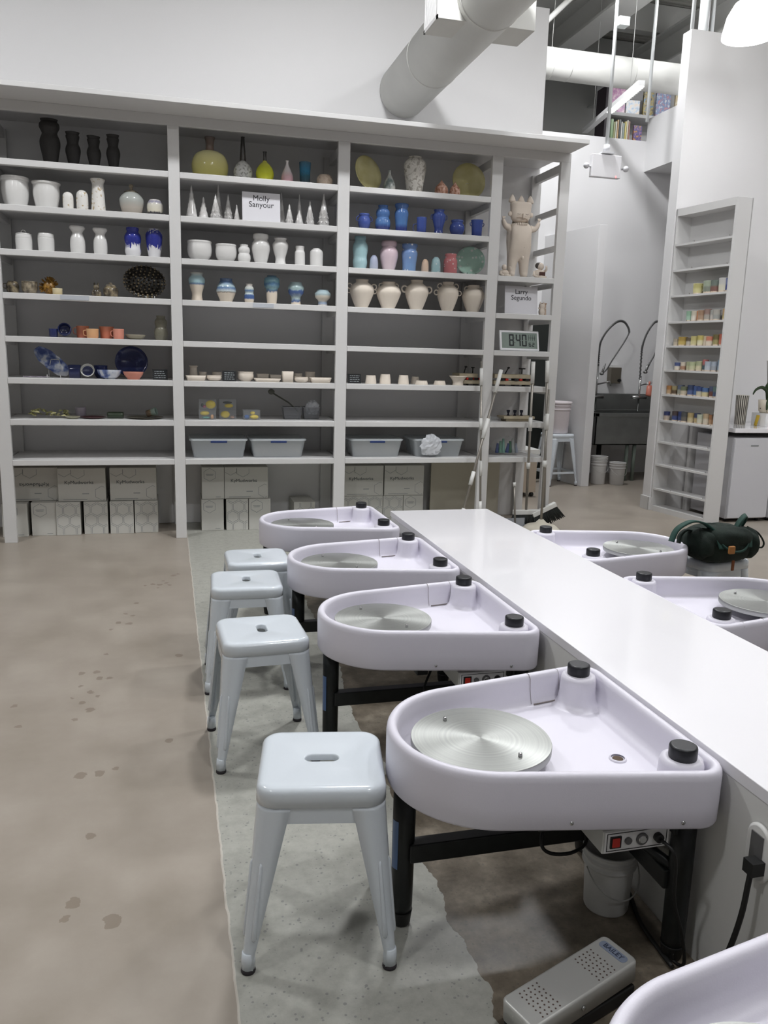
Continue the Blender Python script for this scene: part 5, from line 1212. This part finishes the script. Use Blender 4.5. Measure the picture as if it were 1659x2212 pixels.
def broom(label, top, bot, tilt, ang=0):
    t = pole('broom', label, 'broom', top, bot, [(.86, 1.0), (.55, .64), (.30, .34)])
    M = Matrix.Rotation(tilt, 4, 'Y')
    MB().box(-.115, .115, -.022, .022, -.015, .025, M).build('head', TW, t, bevel=.005)
    b = MB(); rnd = random.Random(3)
    for i in range(26):
        for j in range(3):
            x = -.108+.216*i/25; y = -.014+.014*j
            b.tube([tuple(M @ Vector((x, y, -.01))), tuple(M @ Vector((x*1.35+rnd.uniform(-.004, .004), y*1.6, -.125+rnd.uniform(-.006, .006))))], [.0045, .0035], 4)
    b.build('bristles', mat('bristle_dark', (.025, .028, .026), .8), t)
    return t
broom('broom standing upright with dark bristles at the foot of the narrow bay', (2.836, 6.17, 1.40), (2.86, 6.185, .145), 0)
broom('broom with its dark bristle head tilted against the last post', (2.975, 6.20, 1.41), (3.02, 6.175, .165), -.42)
t = pole('spin_mop', 'round cream spin mop with a long pole standing before the last post', 'mop', (2.955, 6.1, 1.18), (2.90, 5.97, .10), [(.70, .82), (.42, .47)])
MB().lathe([(.15, -.098), (.16, -.08), (.155, -.05), (.12, -.02), (.05, .0), (.02, .03)], 36).build('mop_disc', mat('cream_plastic', S('c9c3b5'), .5), t)
t = pole('dustpan', 'grey lobby dustpan with a long handle beside the brooms', 'dustpan', (2.70, 6.10, .42), (2.70, 6.04, .09), [(.9, 1.0)], .008)
MB().box(-.11, .11, -.09, .06, -.085, -.08).box(-.11, .11, .055, .06, -.085, .03).box(-.11, -.105, -.09, .06, -.085, -.02).box(.105, .11, -.09, .06, -.085, -.02).build('pan', mat('pan_grey', S('9a9da2'), .4), t)

# ================================================================== DUCTS
dt = thing('air_duct', 'large white round air duct running out from the wall above the shelving', 'duct', (1.85, 0, 3.51))
RX = Matrix.Rotation(-PI/2, 4, 'X')
db = MB().lathe([(.2, 0), (.2, 9.0)], 48, M=Matrix.Translation((0, -2.2, 0)) @ RX)
db.build('duct_pipe', DUCT, dt)
for y in (6.0, 4.9, 3.6): MB().lathe([(.2005, 0), (.2035, .004), (.2035, .012), (.2005, .016)], 48, M=Matrix.Translation((0, y, 0)) @ RX, cap0=False, cap1=False).build('seam_ring', DUCT, dt)
MB().box(-.307, .307, 4.955, 5.223, -.15, .16).build('register_box', DUCT, dt, bevel=.003)
gr = MB()
for k in range(13): gr.box(-.312, -.307, 4.985+k*.0165, 4.985+k*.0165+.006, -.125, .135)
gr.box(-.314, -.307, 4.955, 4.975, -.15, .16).box(-.314, -.307, 5.203, 5.223, -.15, .16).box(-.314, -.307, 4.955, 5.223, -.15, -.13).box(-.314, -.307, 4.955, 5.223, .14, .16)
gr.build('grille', SHELF, dt)
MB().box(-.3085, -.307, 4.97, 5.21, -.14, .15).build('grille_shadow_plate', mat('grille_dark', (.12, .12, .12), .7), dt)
d2 = thing('air_duct', 'white round duct crossing behind the shelving wall, under the roof', 'duct', (3.2, 9.0, 4.64))
RYm = Matrix.Rotation(PI/2, 4, 'Y')
MB().lathe([(.16, 0), (.16, 6.2)], 40, M=RYm).build('duct_pipe', DUCT, d2)
for x in (.9, 1.12, 1.9): MB().lathe([(.1605, 0), (.163, .003), (.163, .01), (.1605, .013)], 40, M=Matrix.Translation((x, 0, 0)) @ RYm, cap0=False, cap1=False).build('seam_ring', DUCT, d2)
MB().tube([(-.17, .3, 0), (-.17, -.1, 0)], .12, 20).build('end_cap', DUCT, d2) if False else None
for x in (.93,): tag(MB().tube([(4.13, 9.0, 4.80), (4.11, 8.9, 6.3)], .004, 6).build('hanger_wire', STEELP), 'thin hanger wire above the crossing duct', 'wire')

# ================================================================== LAMPS
LB = mat('lamp_bowl', (1, 1, 1), .3, emit=10); HOOD = mat('lamp_hood', (.7, .7, .7), .4)
def pendant(label, x, y, z, group=None, s=1.0):
    t = thing('pendant_lamp', label, 'lamp', (x, y, z), 0, group)
    MB().lathe([(.195*s, .0), (.195*s, .03), (.17*s, .15), (.12*s, .24), (.06*s, .28)], 40, cap0=False).build('glowing_bowl', LB, t)
    MB().lathe([(.06, .28), (.07, .30), (.06, .42), (.02, .44)], 24).build('ballast', HOOD, t)
    MB().tube([(0, 0, .44), (0, 0, 6.3-z)], .008, 8).build('hanger_rod', STEELP, t)
    return t
pendant('bright round pendant lamp at the top right corner', *LAMPS[0])
for i, q in enumerate(LAMPS[1:]):
    pendant('bright round pendant lamp of the out-of-view set, which includes one added fill lamp', *q, group='lamps out of view')

# ================================================================== OVERHEAD CONDUITS, EMERGENCY LIGHT, STRIP LIGHT
CD = mat('conduit_white', (.68, .70, .70), .4)
em = thing('emergency_light', 'white box with two small lamp heads hanging from a conduit by the sink wall', 'emergency light', (4.345, 8.0, 3.37))
MB().box(-.165, .165, -.03, .03, -.10, .12).build('housing', mat('housing_white', (.80, .79, .81), .4), em, bevel=.006)
MB().box(-.07, .07, -.05, .05, .128, .145).lathe([(.035, .145), (.03, .22)], 16).build('canopy', mat('housing_grey', (.6, .6, .62), .4), em)
MB().tube([(0, 0, .2), (0, 0, 2.9)], .018, 10).build('conduit', CD, em)
for s_ in (-1, 1): MB().sphere((s_*.225, -.02, 0), (.03, .03, .03), 12, 8).tube([(s_*.165, 0, 0), (s_*.2, 0, 0)], .01, 8).build('lamp_head', mat('housing_grey', (0, 0, 0)), em)
MB().sphere((.112, -.031, -.088), (.006, .004, .012), 8, 6).build('indicator', mat('led_red', (1, .1, .1), .4, emit=4), em)
def conduit(label, x, y, z0, r=.018, name='conduit'):
    tag(MB().tube([(x, y, z0), (x, y, 6.3)], r, 12).build(name, CD), label, 'pipe')
conduit('thin white conduit hanging right of the emergency light', 5.14, 8.6, 4.03)
conduit('thin white conduit just left of the tall right wall', 4.88, 7.5, 4.3)
conduit('thick white pipe rising behind the top of the tall right wall', 5.67, 8.5, 4.3, .055, 'vent_pipe')
conduit('thin white conduit right of the thick white pipe', 5.78, 8.5, 4.3)
tag(MB().box(-.055, .055, -.05, .05, -.04, .04).build('junction_box', mat('jbox', (.7, .75, .73), .4), None, (4.415, 8.0, 4.74)), 'small pale junction box fixed beside the conduit near the beams', 'box')
sl = thing('strip_light', 'glowing linear strip light seen over the partition', 'lamp', (4.87, 8.95, 4.2), math.radians(-10.2))
MB().box(-.035, .035, -.92, .92, .0, .05).build('housing', HOOD, sl)
MB().box(-.03, .03, -.91, .02, -.008, .0).build('tube', mat('strip_glow', (1, 1, 1), .4, emit=6), sl)
fn = MB()
for k in range(18): fn.box(.035, .05, -.90+k*.052, -.885+k*.052, -.01, .02)
fn.build('louvre_fins', WHITE, sl)
for y in (-.6, .6): MB().tube([(0, y, .05), (0, y, 2.1)], .003, 6).build('hanger', STEELP, sl)
b_ = MB().tube([(3.6, 8.9, 4.62), (4.9, 8.9, 5.9)], .03, 8)
tag(b_.build('roof_brace', STEELP), 'slanting grey brace under the roof beside the beam', 'brace')
# items on the shelving top
tag(MB().lathe([(.06, 0), (.065, .004), (.065, .06), (.06, .068)], 28).build('paint_can', mat('can_white', (.66, .66, .64), .5), None, (3.0, 6.70, 3.052)), 'low white round tub on top of the shelving at its right end', 'tub') 
tt = thing('spray_bottle', 'small bottle with a blue-grey top on the shelving top', 'bottle', (3.055, 6.62, 3.052))
MB().lathe([(.018, 0), (.018, .06), (.008, .08)], 16).build('bottle_body', WHITE, tt); MB().box(-.014, .014, -.012, .012, .08, .105).build('cap', mat('cap_blue', S('6b7482'), .4), tt)

# ================================================================== LOFT BOOKSHELF
bs = thing('book_rack', 'white book rack up in the loft, above the partition', 'bookshelf', (0, 10.4, 4.02))
rk = MB().box(5.62, 6.95, 0, .3, .60, .64).box(5.62, 6.95, 0, .3, .27, .30).box(5.60, 5.63, -.02, .3, 0, 1.15).box(6.93, 6.96, 0, .3, 0, 1.15)
rk.build('rack_frame', mat('rack_grey', (.5, .5, .5), .5), bs)
MB().box(5.62, 6.95, .31, .33, .0, 1.15).build('rack_back', mat('rack_grey', (0, 0, 0)), bs)
def book(name, label, x, z, w, h, col, d=.2, cat='book', y=10.42, group=None):
    t = thing(name, label, cat, (x, y, z), 0, group)
    MB().box(-w/2, w/2, 0, d, 0, h).build('cover', glaze('cover_'+col[0]+str(round(x*100)), [(.36, col[0]), (.5, col[1]), (.64, col[2])], .3, 'noise', 22), t)
    MB().box(-w/2+.002, w/2-.002, .003, d-.002, h, h+.002).build('pages', WHITE, t)
book('poster_book', 'purple and pink magazine cover, left of the strip light', 5.78, 4.66, .20, .35, ('8a4f86', 'b26a9c', 'd7b2c4'), .03, 'magazine')
book('poster_book', 'pale blue magazine standing at the upper rack, in the middle', 6.00, 4.66, .20, .17, ('8fa9c4', 'c9d0d4', 'd9c7b2'), .03, 'magazine')
book('poster_book', 'black and yellow magazine cover on the upper rack', 6.23, 4.66, .15, .33, ('15171c', '8a7420', '1a4a70'), .03, 'magazine')
book('poster_book', 'white and blue magazine cover at the right of the upper rack', 6.45, 4.66, .21, .33, ('d9d4d6', '5b7aa8', 'c27a7a'), .03, 'magazine')
book('poster_book', 'cream magazine at the far right, half behind the tall wall', 6.70, 4.66, .14, .33, ('d9c79a', 'c9b489', 'e0d7bb'), .03, 'magazine')
spc = [('4a5a3c', .030), ('6b8a5a', .035), ('8a8f5a', .022), ('c9c9b8', .016), ('b08a5a', .018), ('252a28', .022), ('d0cfc6', .016), ('7d8a84', .024), ('c2b25a', .022), ('d6d0bb', .016), ('8a5a4a', .018)]
bx = 5.66
names = ['dark olive', 'grass green', 'olive yellow', 'thin cream', 'tan', 'black', 'thin white', 'grey', 'mustard', 'thin ivory', 'brick brown']
for (c, w_), nme in zip(spc, names):
    book('shelf_book', nme+'-spined book in the lower row of the loft rack', bx+w_/2, 4.322, w_, .235+.02*math.sin(bx*50), (c, c, c), .2, group='books on the lower loft rack'); bx += w_+.008
book('shelf_book', 'orange and navy booklet at the right of the lower loft rack', 6.10, 4.322, .12, .20, ('c27a30', '27306a', '8a5a8a'), .03)
tag(MB().box(-.016, .016, 0, .25, 0, .62).build('rolled_poster', mat('poster_dark', S('2a2228'), .5), None, (5.575, 10.35, 4.33)), 'tall narrow dark portfolio at the left end of the loft rack', 'portfolio')

# ================================================================== SINK AREA
sk = thing('utility_sink', 'stainless steel utility sink against the far wall', 'sink', (4.78, 8.6, 0))
b = MB().box(0, 2.2, .66, .72, .80, 1.02).box(0, 2.2, 0, .05, .775, .82).box(0, 2.2, .62, .68, .775, .82).box(0, .06, 0, .66, .775, .82).box(2.14, 2.2, 0, .66, .775, .82)
b.build('rim_and_backsplash', STEEL, sk, bevel=.006)
MB().box(.04, 2.16, .04, .05, .44, .79).box(.04, 2.16, .60, .61, .44, .79).box(.04, 2.16, .04, .61, .44, .45).box(.04, .05, .04, .61, .44, .79).box(2.15, 2.16, .04, .61, .44, .79).build('basin', STEEL, sk)
for x in (.50, .60, 1.3, 2.1): MB().tube([(x, .08, .44), (x, .08, 0)], .022, 12).build('leg', mat('leg_green_grey', S('7a857c'), .4), sk)
MB().tube([(.25, .3, .44), (.25, .3, .25), (.35, .4, .2)], .03, 10).build('drain_pipe', BLACK, sk)
HS = mat('hose_grey', (.13, .13, .13), .35, metal=.6)
def faucet(label, pts, body, x):
    t = thing('spring_faucet', label, 'faucet', (0, 9.0, 0))
    P = spline([(a, 0, c) for a, c in pts], 8)
    MB().tube(P, .009, 8).build('hose', HS, t)
    cl = MB(); Q = P[:int(len(P)*.62)]; hp = []
    for i in range(len(Q)-1):
        tn = (Q[i+1]-Q[i]).normalized(); sd_ = Vector((0, 1, 0)); up_ = sd_.cross(tn).normalized()
        for j in range(8):
            a_ = 2*PI*j/8; hp.append(Q[i]+(Q[i+1]-Q[i])*(j/8)+.0135*(math.cos(a_)*sd_+math.sin(a_)*up_))
    cl.tube(hp, .0028, 5).build('spring', HS, t)
    MB().tube([(x, .0, .82), (x, 0, pts[0][1]+.05)], .013, 10).tube([(x-.1, .0, .99), (x+.1, 0, .99)], .022, 10).tube([(x, 0, 1.14), (x+.12, -.1, 1.18), (x+.13, -.1, 1.13)], .010, 8).build('riser', CHROME, t)
    MB().tube([(body[0], 0, body[1]), (body[0]+.03, 0, body[1]+.09)], .012, 8).sphere((body[0], 0, body[1]), (.03, .03, .02), 12, 8).build('spray_valve', CHROME, t)
    MB().tube([(body[0]+.02, 0, body[1]+.02), (body[0]+.045, 0, body[1]+.12)], .005, 6).build('valve_lever', mat('dark_metal', (0, 0, 0)), t)
faucet('left pre-rinse faucet with an arched spring hose by the partition', [(4.99, 1.36), (4.99, 1.531), (4.999, 1.641), (5.062, 1.762), (5.152, 1.857), (5.235, 1.9), (5.312, 1.879), (5.37, 1.794), (5.352, 1.717), (5.265, 1.572), (5.178, 1.438), (5.113, 1.326), (5.067, 1.281)], (5.045, 1.27), 4.99)
faucet('right pre-rinse faucet with an arched spring hose, partly behind the rack wall', [(5.574, 1.2), (5.566, 1.525), (5.574, 1.636), (5.623, 1.78), (5.71, 1.90), (5.80, 1.90), (5.83, 1.80), (5.80, 1.66), (5.74, 1.50), (5.698, 1.42), (5.66, 1.33)], (5.64, 1.30), 5.58)
sd = thing('soap_dispenser', 'brown metal soap dispenser on the wall above the sink', 'dispenser', (5.39, 9.30, 1.145))
MB().box(-.072, .072, -.05, .05, 0, .20).build('housing', mat('bronze_box', S('7a7468'), .35, metal=.5), sd, bevel=.006)
MB().lathe([(.022, 0), (.02, .02)], 14, M=Matrix.Translation((.045, -.05, .04)) @ Matrix.Rotation(PI/2, 4, 'X')).build('knob', BLACK, sd)
MB().box(-.06, .06, -.045, .045, .20, .225).build('top_plate', WHITE, sd)
tag(MB().tube([(5.65, 8.9, 1.01), (5.655, 8.9, 1.03), (5.65, 8.9, 1.14)], [.035, .04, .03], 14).tube([(5.65, 8.9, 1.14), (5.65, 8.9, 1.19)], .012, 8).build('soap_bottle', mat('coral_plastic', S('c97a68'), .4), None, (0, 0, 0)), 'coral soap bottle at the right of the sink', 'bottle')
BKT = mat('pail_white', (.66, .65, .64), .45)
tag(make_bucket('bucket', 'left white bucket of the stacked pair under the sink', .095, .30, BKT, bail=True), None).location = (4.82, 8.50, 0)
tag(make_bucket('bucket', 'right single white bucket under the sink', .095, .26, BKT, bail=True), None).location = (5.02, 8.42, 0)
tag(make_bucket('bucket', 'white bucket nested into the left one under the sink', .098, .17, BKT, bail=False), None).location = (4.82, 8.50, .155)
pk = mat('pail_pinkish', (.70, .64, .66), .45)
tag(make_bucket('lidded_pail', 'pinkish white lidded pail standing on the tall stool', .135, .355, pk, lid=True, cat='pail', bail=False), None).location = (4.27, 8.52, .594)
cabm = mat('dark_box', (.015, .018, .016), .4)
dc = thing('dark_box', 'near black upright box, standing in for something dark glimpsed through the open side of the shelving', 'cabinet', (4.0, 9.08, 0))  # box form put in for an unidentified dark area
MB().box(-.28, .27, -.18, .24, .0, 1.85).build('carcass', cabm, dc); MB().box(-.27, .26, -.195, -.182, .05, 1.82).build('door', cabm, dc)
t = thing('trolley', 'pale storage trolley behind the brooms', 'trolley', (3.45, 7.9, 0))
MB().box(-.2, .2, -.2, .2, .05, .45).build('lower_box', mat('trolley_tan', S('b9ab9a'), .6), t); MB().box(-.22, .22, -.22, .22, .45, .50).build('top', WHITE, t)
for a in (-1, 1):
    for c in (-1, 1): MB().sphere((a*.17, c*.17, .025), .025, 10, 7).build('wheel', BLACK, t)

# ================================================================== GLAZE TEST RACK (skewed against the wall end)
K = Vector((4.497, 6.885, 0)); Nn = Vector((4.597, 6.178, 0)); dU = (Nn-K)
rkt = thing('test_rack', 'tall narrow white rack for glaze test cups against the right wall', 'rack', (4.5, 6.18, 0))
O_ = Vector((4.5, 6.18, 0))
def para(z0, z1, a0, a1, w0, w1):     # a along K->N (0..1), w = depth to +x
    pts = [K+dU*a+Vector((w, 0, 0))-O_ for a, w in ((a0, w0), (a0, w1), (a1, w1), (a1, w0))]
    return MB().prism([(p.x, p.y) for p in pts], z0, z1)
para(0, 2.80, .975, 1.0, 0, .155).build('end_panel', SHELF, rkt, bevel=.002)
para(0, 2.80, .0, .02, 0, .155).build('end_panel', SHELF, rkt)
para(2.735, 2.80, .0, .975, 0, .155).build('header', SHELF, rkt)
para(.86, 2.80, .0, 1.0, .150, .160).build('back_panel', SHELF, rkt)
para(0, .05, .0, .975, .005, .15).build('plinth', SHELF, rkt)
RZ = [2.49, 2.262, 2.034, 1.797, 1.578, 1.355, 1.127, .882, .678, .458, .223]
for z in RZ:
    para(z-.018, z, .02, .975, .004, .150).build('rack_shelf', SHELF, rkt)
    for a in (.35, .93): 
        p = K+dU*a-O_; MB().tube([(p.x+.01, p.y, z-.006), (p.x+.002, p.y, z+.012)], .0018, 6).build('shelf_pin', mat('pin_dark', (.1, .08, .07), .5), rkt)
rowspec = [
 (3, [(.42, .085, .085, 'b3ab6a', 'c2bb80', 1), (.60, .10, .10, '8f9a84', '6f7568', 0), (.70, .09, .10, '5f6a62', '6b4a42', 1), (.87, .085, .11, 'b9b8b4', 'c6c2ae', 0), (.95, .07, .105, '6a74a0', '3a4478', 0)]),
 (4, [(.30, .05, .085, '7fa58a', '8fb09a', 0), (.38, .055, .085, 'c2bca8', 'cfc9ba', 0), (.45, .04, .085, 'cf7a4a', 'c9703a', 0), (.53, .065, .085, '8f7058', '9a7d66', 0), (.62, .06, .095, '8a6f66', '9b938a', 0), (.71, .06, .085, '9a9a94', 'b2aca4', 0), (.80, .06, .085, 'a09c94', '8d8f8a', 0), (.92, .04, .09, 'c29a6a', 'b5a06a', 0)]),
 (5, [(.10, .05, .06, '9a8f7d', 'b2a58f', 0), (.21, .08, .075, '9a7d3a', 'b59a50', 1), (.33, .07, .07, '55493a', 'b2aa9a', 0), (.44, .06, .08, 'b2a868', 'c2b880', 1), (.54, .06, .085, 'b8a85a', 'cfc9a0', 1), (.63, .055, .08, 'c9b48f', 'cfbfa5', 0), (.72, .06, .075, 'c27058', 'cfc0aa', 1), (.82, .06, .09, '5a5230', '8a8050', 0), (.92, .07, .095, 'b85a48', 'c26a55', 1)]),
 (6, [(.17, .055, .065, '3f4a78', 'cfc6b5', 0), (.26, .05, .07, 'c9bca8', '9a7058', 0), (.36, .055, .075, '9aa07a', 'b2b08a', 0), (.46, .06, .075, 'a5ad84', 'b8b890', 1), (.56, .06, .08, '9aa07a', 'c2b894', 0), (.65, .05, .095, 'a85a5a', '3a4a52', 0), (.74, .06, .08, '9aa5b4', 'aab0ba', 1), (.83, .055, .08, '96a0ae', '8a8f96', 0), (.93, .06, .095, '7d92a8', '8fa2b4', 1)]),
 (7, [(.05, .05, .075, 'a06a3a', 'b59068', 0), (.14, .055, .075, '8d805a', '4a3a2a', 0), (.24, .06, .085, '4a5266', '8a8a7a', 0), (.34, .06, .075, '5a6048', 'b5a88f', 1), (.45, .06, .09, '2a3450', '42507a', 0), (.54, .055, .085, '34487a', '3f5a8a', 0), (.63, .055, .08, '2a3a68', 'b2ac94', 1), (.72, .06, .075, '3f5a8a', 'c2b480', 0), (.83, .06, .09, '3a425a', '55302a', 0), (.93, .06, .09, '4a5f5a', '34405a', 1)]),
 (8-0, [(.05, .055, .075, '232a52', 'b2a090', 0), (.20, .06, .085, '3a3030', '2f3a68', 0), (.30, .06, .085, '27305a', '303a66', 1), (.40, .06, .085, '3f4040', '55504a', 0), (.50, .06, .085, 'a08a5a', 'b2a27a', 1), (.60, .055, .085, '303650', 'b09868', 0), (.69, .055, .08, 'a8b09a', 'bcb8a2', 0), (.78, .055, .09, 'a89070', 'c2b6a0', 1), (.87, .055, .085, '8a5a3a', 'a07a5a', 0), (.95, .05, .09, '4a3a2a', '7a5230', 0)])]
ordn = ['first', 'second', 'third', 'fourth', 'fifth', 'sixth', 'seventh', 'eighth', 'ninth', 'tenth']
rown = ['top', 'second', 'third', 'fourth', 'fifth', 'lowest']
def cname(h):
    r, g_, b__ = [int(h[i:i+2], 16) for i in (0, 2, 4)]; mx, mn = max(r, g_, b__), min(r, g_, b__)
    if mx-mn < 22: return 'dark grey' if mx < 90 else ('grey' if mx < 165 else 'cream')
    if b__ >= mx: return 'navy' if mx < 90 else ('blue' if mx < 150 else 'pale blue')
    if g_ >= mx: return 'sage green' if mx > 120 else 'dark green'
    if b__ < 100 and g_ > r*.85: return 'olive yellow'
    return 'orange red' if g_ < r*.66 and r > 150 else ('brown' if r < 150 else 'tan')
for ri, (si, cups) in enumerate(rowspec):
    z = RZ[si] if si < 8 else RZ[7]; 
    if ri == 4: z = RZ[6]
    if ri == 3: z = RZ[5]
    if ri == 2: z = RZ[4]
    if ri == 1: z = RZ[3]
    if ri == 0: z = RZ[2]
    if ri == 5: z = RZ[7]
    z = [RZ[2], RZ[3], RZ[4], RZ[5], RZ[6], RZ[7]][ri]
    for ci, (a, w_, h_, c1, c2, hd_) in enumerate(cups):
        p = K+dU*(a*.945+.01)+Vector((.06+.02*((ci*7) % 3)/2, 0, 0))
        mm = glaze('cup_%s_%s' % (c1, c2), [(0, 'cdb9a2'), (.10, 'cdb9a2'), (.14, c2), (.45, c2), (.62, c1), (1, c1)], .25, wob=.1)
        vessel('test_cup', '%s glazed test cup, %s from the left on the %s stocked rack row' % (cname(c1), ordn[ci], rown[ri]), 'cup', p.x, p.y, z, w_*1.08, h_*1.08, 'cup', mm, 'glaze test cups on the narrow rack', handles=[(-1, .25, .8, .014)] if hd_ else (), rotz=1.7, n=20)
tag(make_bucket('grey_tub', 'grey round tub behind the cups on the lowest stocked rack row', .05, .055, mat('tub_grey', (.25, .25, .24), .5), cat='tub', bail=False), None).location = tuple(K+dU*.45+Vector((.12, 0, RZ[7]+.0)))

# ================================================================== RIGHT COUNTER
rc_ = thing('side_counter', 'white side counter at the right edge with items on top', 'counter', (4.84, 6.2, 0))
MB().box(0, 4.6, 0, .68, .822, .862).build('worktop', COUNTER, rc_, bevel=.003)
MB().box(0, 4.6, .62, .66, 0, .822).build('back_board', WALL, rc_)
def fridge(label, x):
    t = thing('mini_fridge', label, 'fridge', (x, 6.215, 0))
    MB().box(0, .42, .03, .55, .03, .775).build('cabinet', mat('fridge_white', (.60, .60, .63), .35), t, bevel=.006)
    MB().box(.002, .418, -.0, .028, .04, .772).build('door', mat('fridge_white', (0, 0, 0)), t, bevel=.006)
    MB().box(.17, .25, -.002, 0, .70, .712).build('badge', INK, t)
    for a in (.04, .38): MB().lathe([(.015, 0), (.015, .03)], 10, (a, .08, 0)).build('foot', BLACK, t)
fridge('white mini fridge under the side counter next to the narrow rack', 4.862)
fridge('second white mini fridge at the right photo edge under the side counter', 5.315)
sv = thing('striped_vase', 'black and white vertically striped vase on the side counter', 'vase', (5.205, 6.62, .862))
vb = [(.048, 0), (.050, .01), (.053, .15), (.058, .275), (.055, .277), (.048, .02)]
MB().lathe(vb, 36).build('vase_body', mat('vase_white', S('c9c4b8'), .3), sv)
sb_ = MB()
for k in range(20):
    a0 = 2*PI*k/20; q = [(.0503, .004), (.0535, .15), (.0585, .275)]
    for (r1, z1), (r2, z2) in zip(q[:-1], q[1:]):
        P = []
        for r_, z_ in ((r1, z1), (r2, z2)):
            for da in (0, .14): P.append((r_*math.cos(a0+da), r_*math.sin(a0+da), z_))
        sb_.add([P[0], P[1], P[3], P[2]], [(0, 1, 2, 3)])
sb_.build('stripes', mat('stripe_black', S('1f1c18'), .4), sv)
bp_ = thing('paper_box', 'white box lying on the side counter below the planter', 'box', (5.39, 6.50, .862))
MB().box(-.08, .14, -.10, .10, 0, .12).build('box_body', mat('paper_white', (.8, .8, .8), .4), bp_, bevel=.003)
MB().box(-.08, .14, -.104, -.10, .02, .045).build('label_band', WHITE, bp_)
tag(MB().tube([(-.01, 0, .002), (.012, 0, .10)], [.014, .016], 10).build('yellow_tube', mat('tube_yellow', S('b89a2a'), .4), None, (5.268, 6.47, .862)), 'small yellow tube beside the white box on the side counter', 'tube')
pt = thing('potted_orchid', 'green strappy potted plant in a cream pot with black dots on the side counter', 'plant', (5.38, 6.50, .984))
MB().lathe([(.05, 0), (.065, .02), (.075, .12), (.07, .12), (.06, .03)], 30).build('pot', glaze('dotted_pot', [(0, 'cbbfa8'), (1, 'cdc2ae')], .4, noisemix=('*2a2420', 22, .16)), pt)
LF = mat('leaf_green', S('2a3f22'), .4, noise=.25)
def leaf(pts, w):
    P = spline(pts, 6); vs = []
    for i, q in enumerate(P):
        t_ = (P[min(i+1, len(P)-1)]-P[max(i-1, 0)]).normalized(); s_ = t_.cross(Vector((.15, 1, .25))).normalized(); nn = Vector((0, -.003, 0)) 
        ww = w*math.sin(PI*min(.97, (i+1.2)/(len(P)+1)))**.6
        vs += [q+s_*ww, q+Vector((0, -.008, -.004)), q-s_*ww, q+nn*-1]
    fs = [(i*4+k, i*4+(k+1) % 4, (i+1)*4+(k+1) % 4, (i+1)*4+k) for i in range(len(P)-1) for k in range(4)]
    MB().add(vs, fs, True).build('leaf', LF, pt)
leaf([(-.0, -.01, .12), (-.04, -.03, .20), (-.10, -.04, .235), (-.17, -.05, .215), (-.20, -.05, .17)], .016)
leaf([(0, -.02, .12), (-.03, -.06, .14), (-.07, -.10, .10), (-.09, -.12, .03)], .020)
leaf([(0, 0, .12), (.0, -.02, .2), (.03, -.03, .28), (.08, -.03, .33)], .026)
leaf([(0, 0, .12), (.05, -.03, .17), (.12, -.04, .18), (.18, -.05, .13)], .022)
leaf([(0, 0, .12), (-.02, -.02, .19), (-.03, -.02, .25), (.0, -.03, .30)], .020)
for a, b2 in (((.0, 0, .12), (-.045, 0, .48)), ((.01, 0, .12), (.08, 0, .46)), ((-.01, 0, .12), (.02, 0, .40))):
    MB().tube([a, tuple((Vector(a)+Vector(b2))/2+Vector((.006, 0, 0))), b2], .0028, 6).build('stalk', mat('stalk', S('4a4238'), .6), pt)
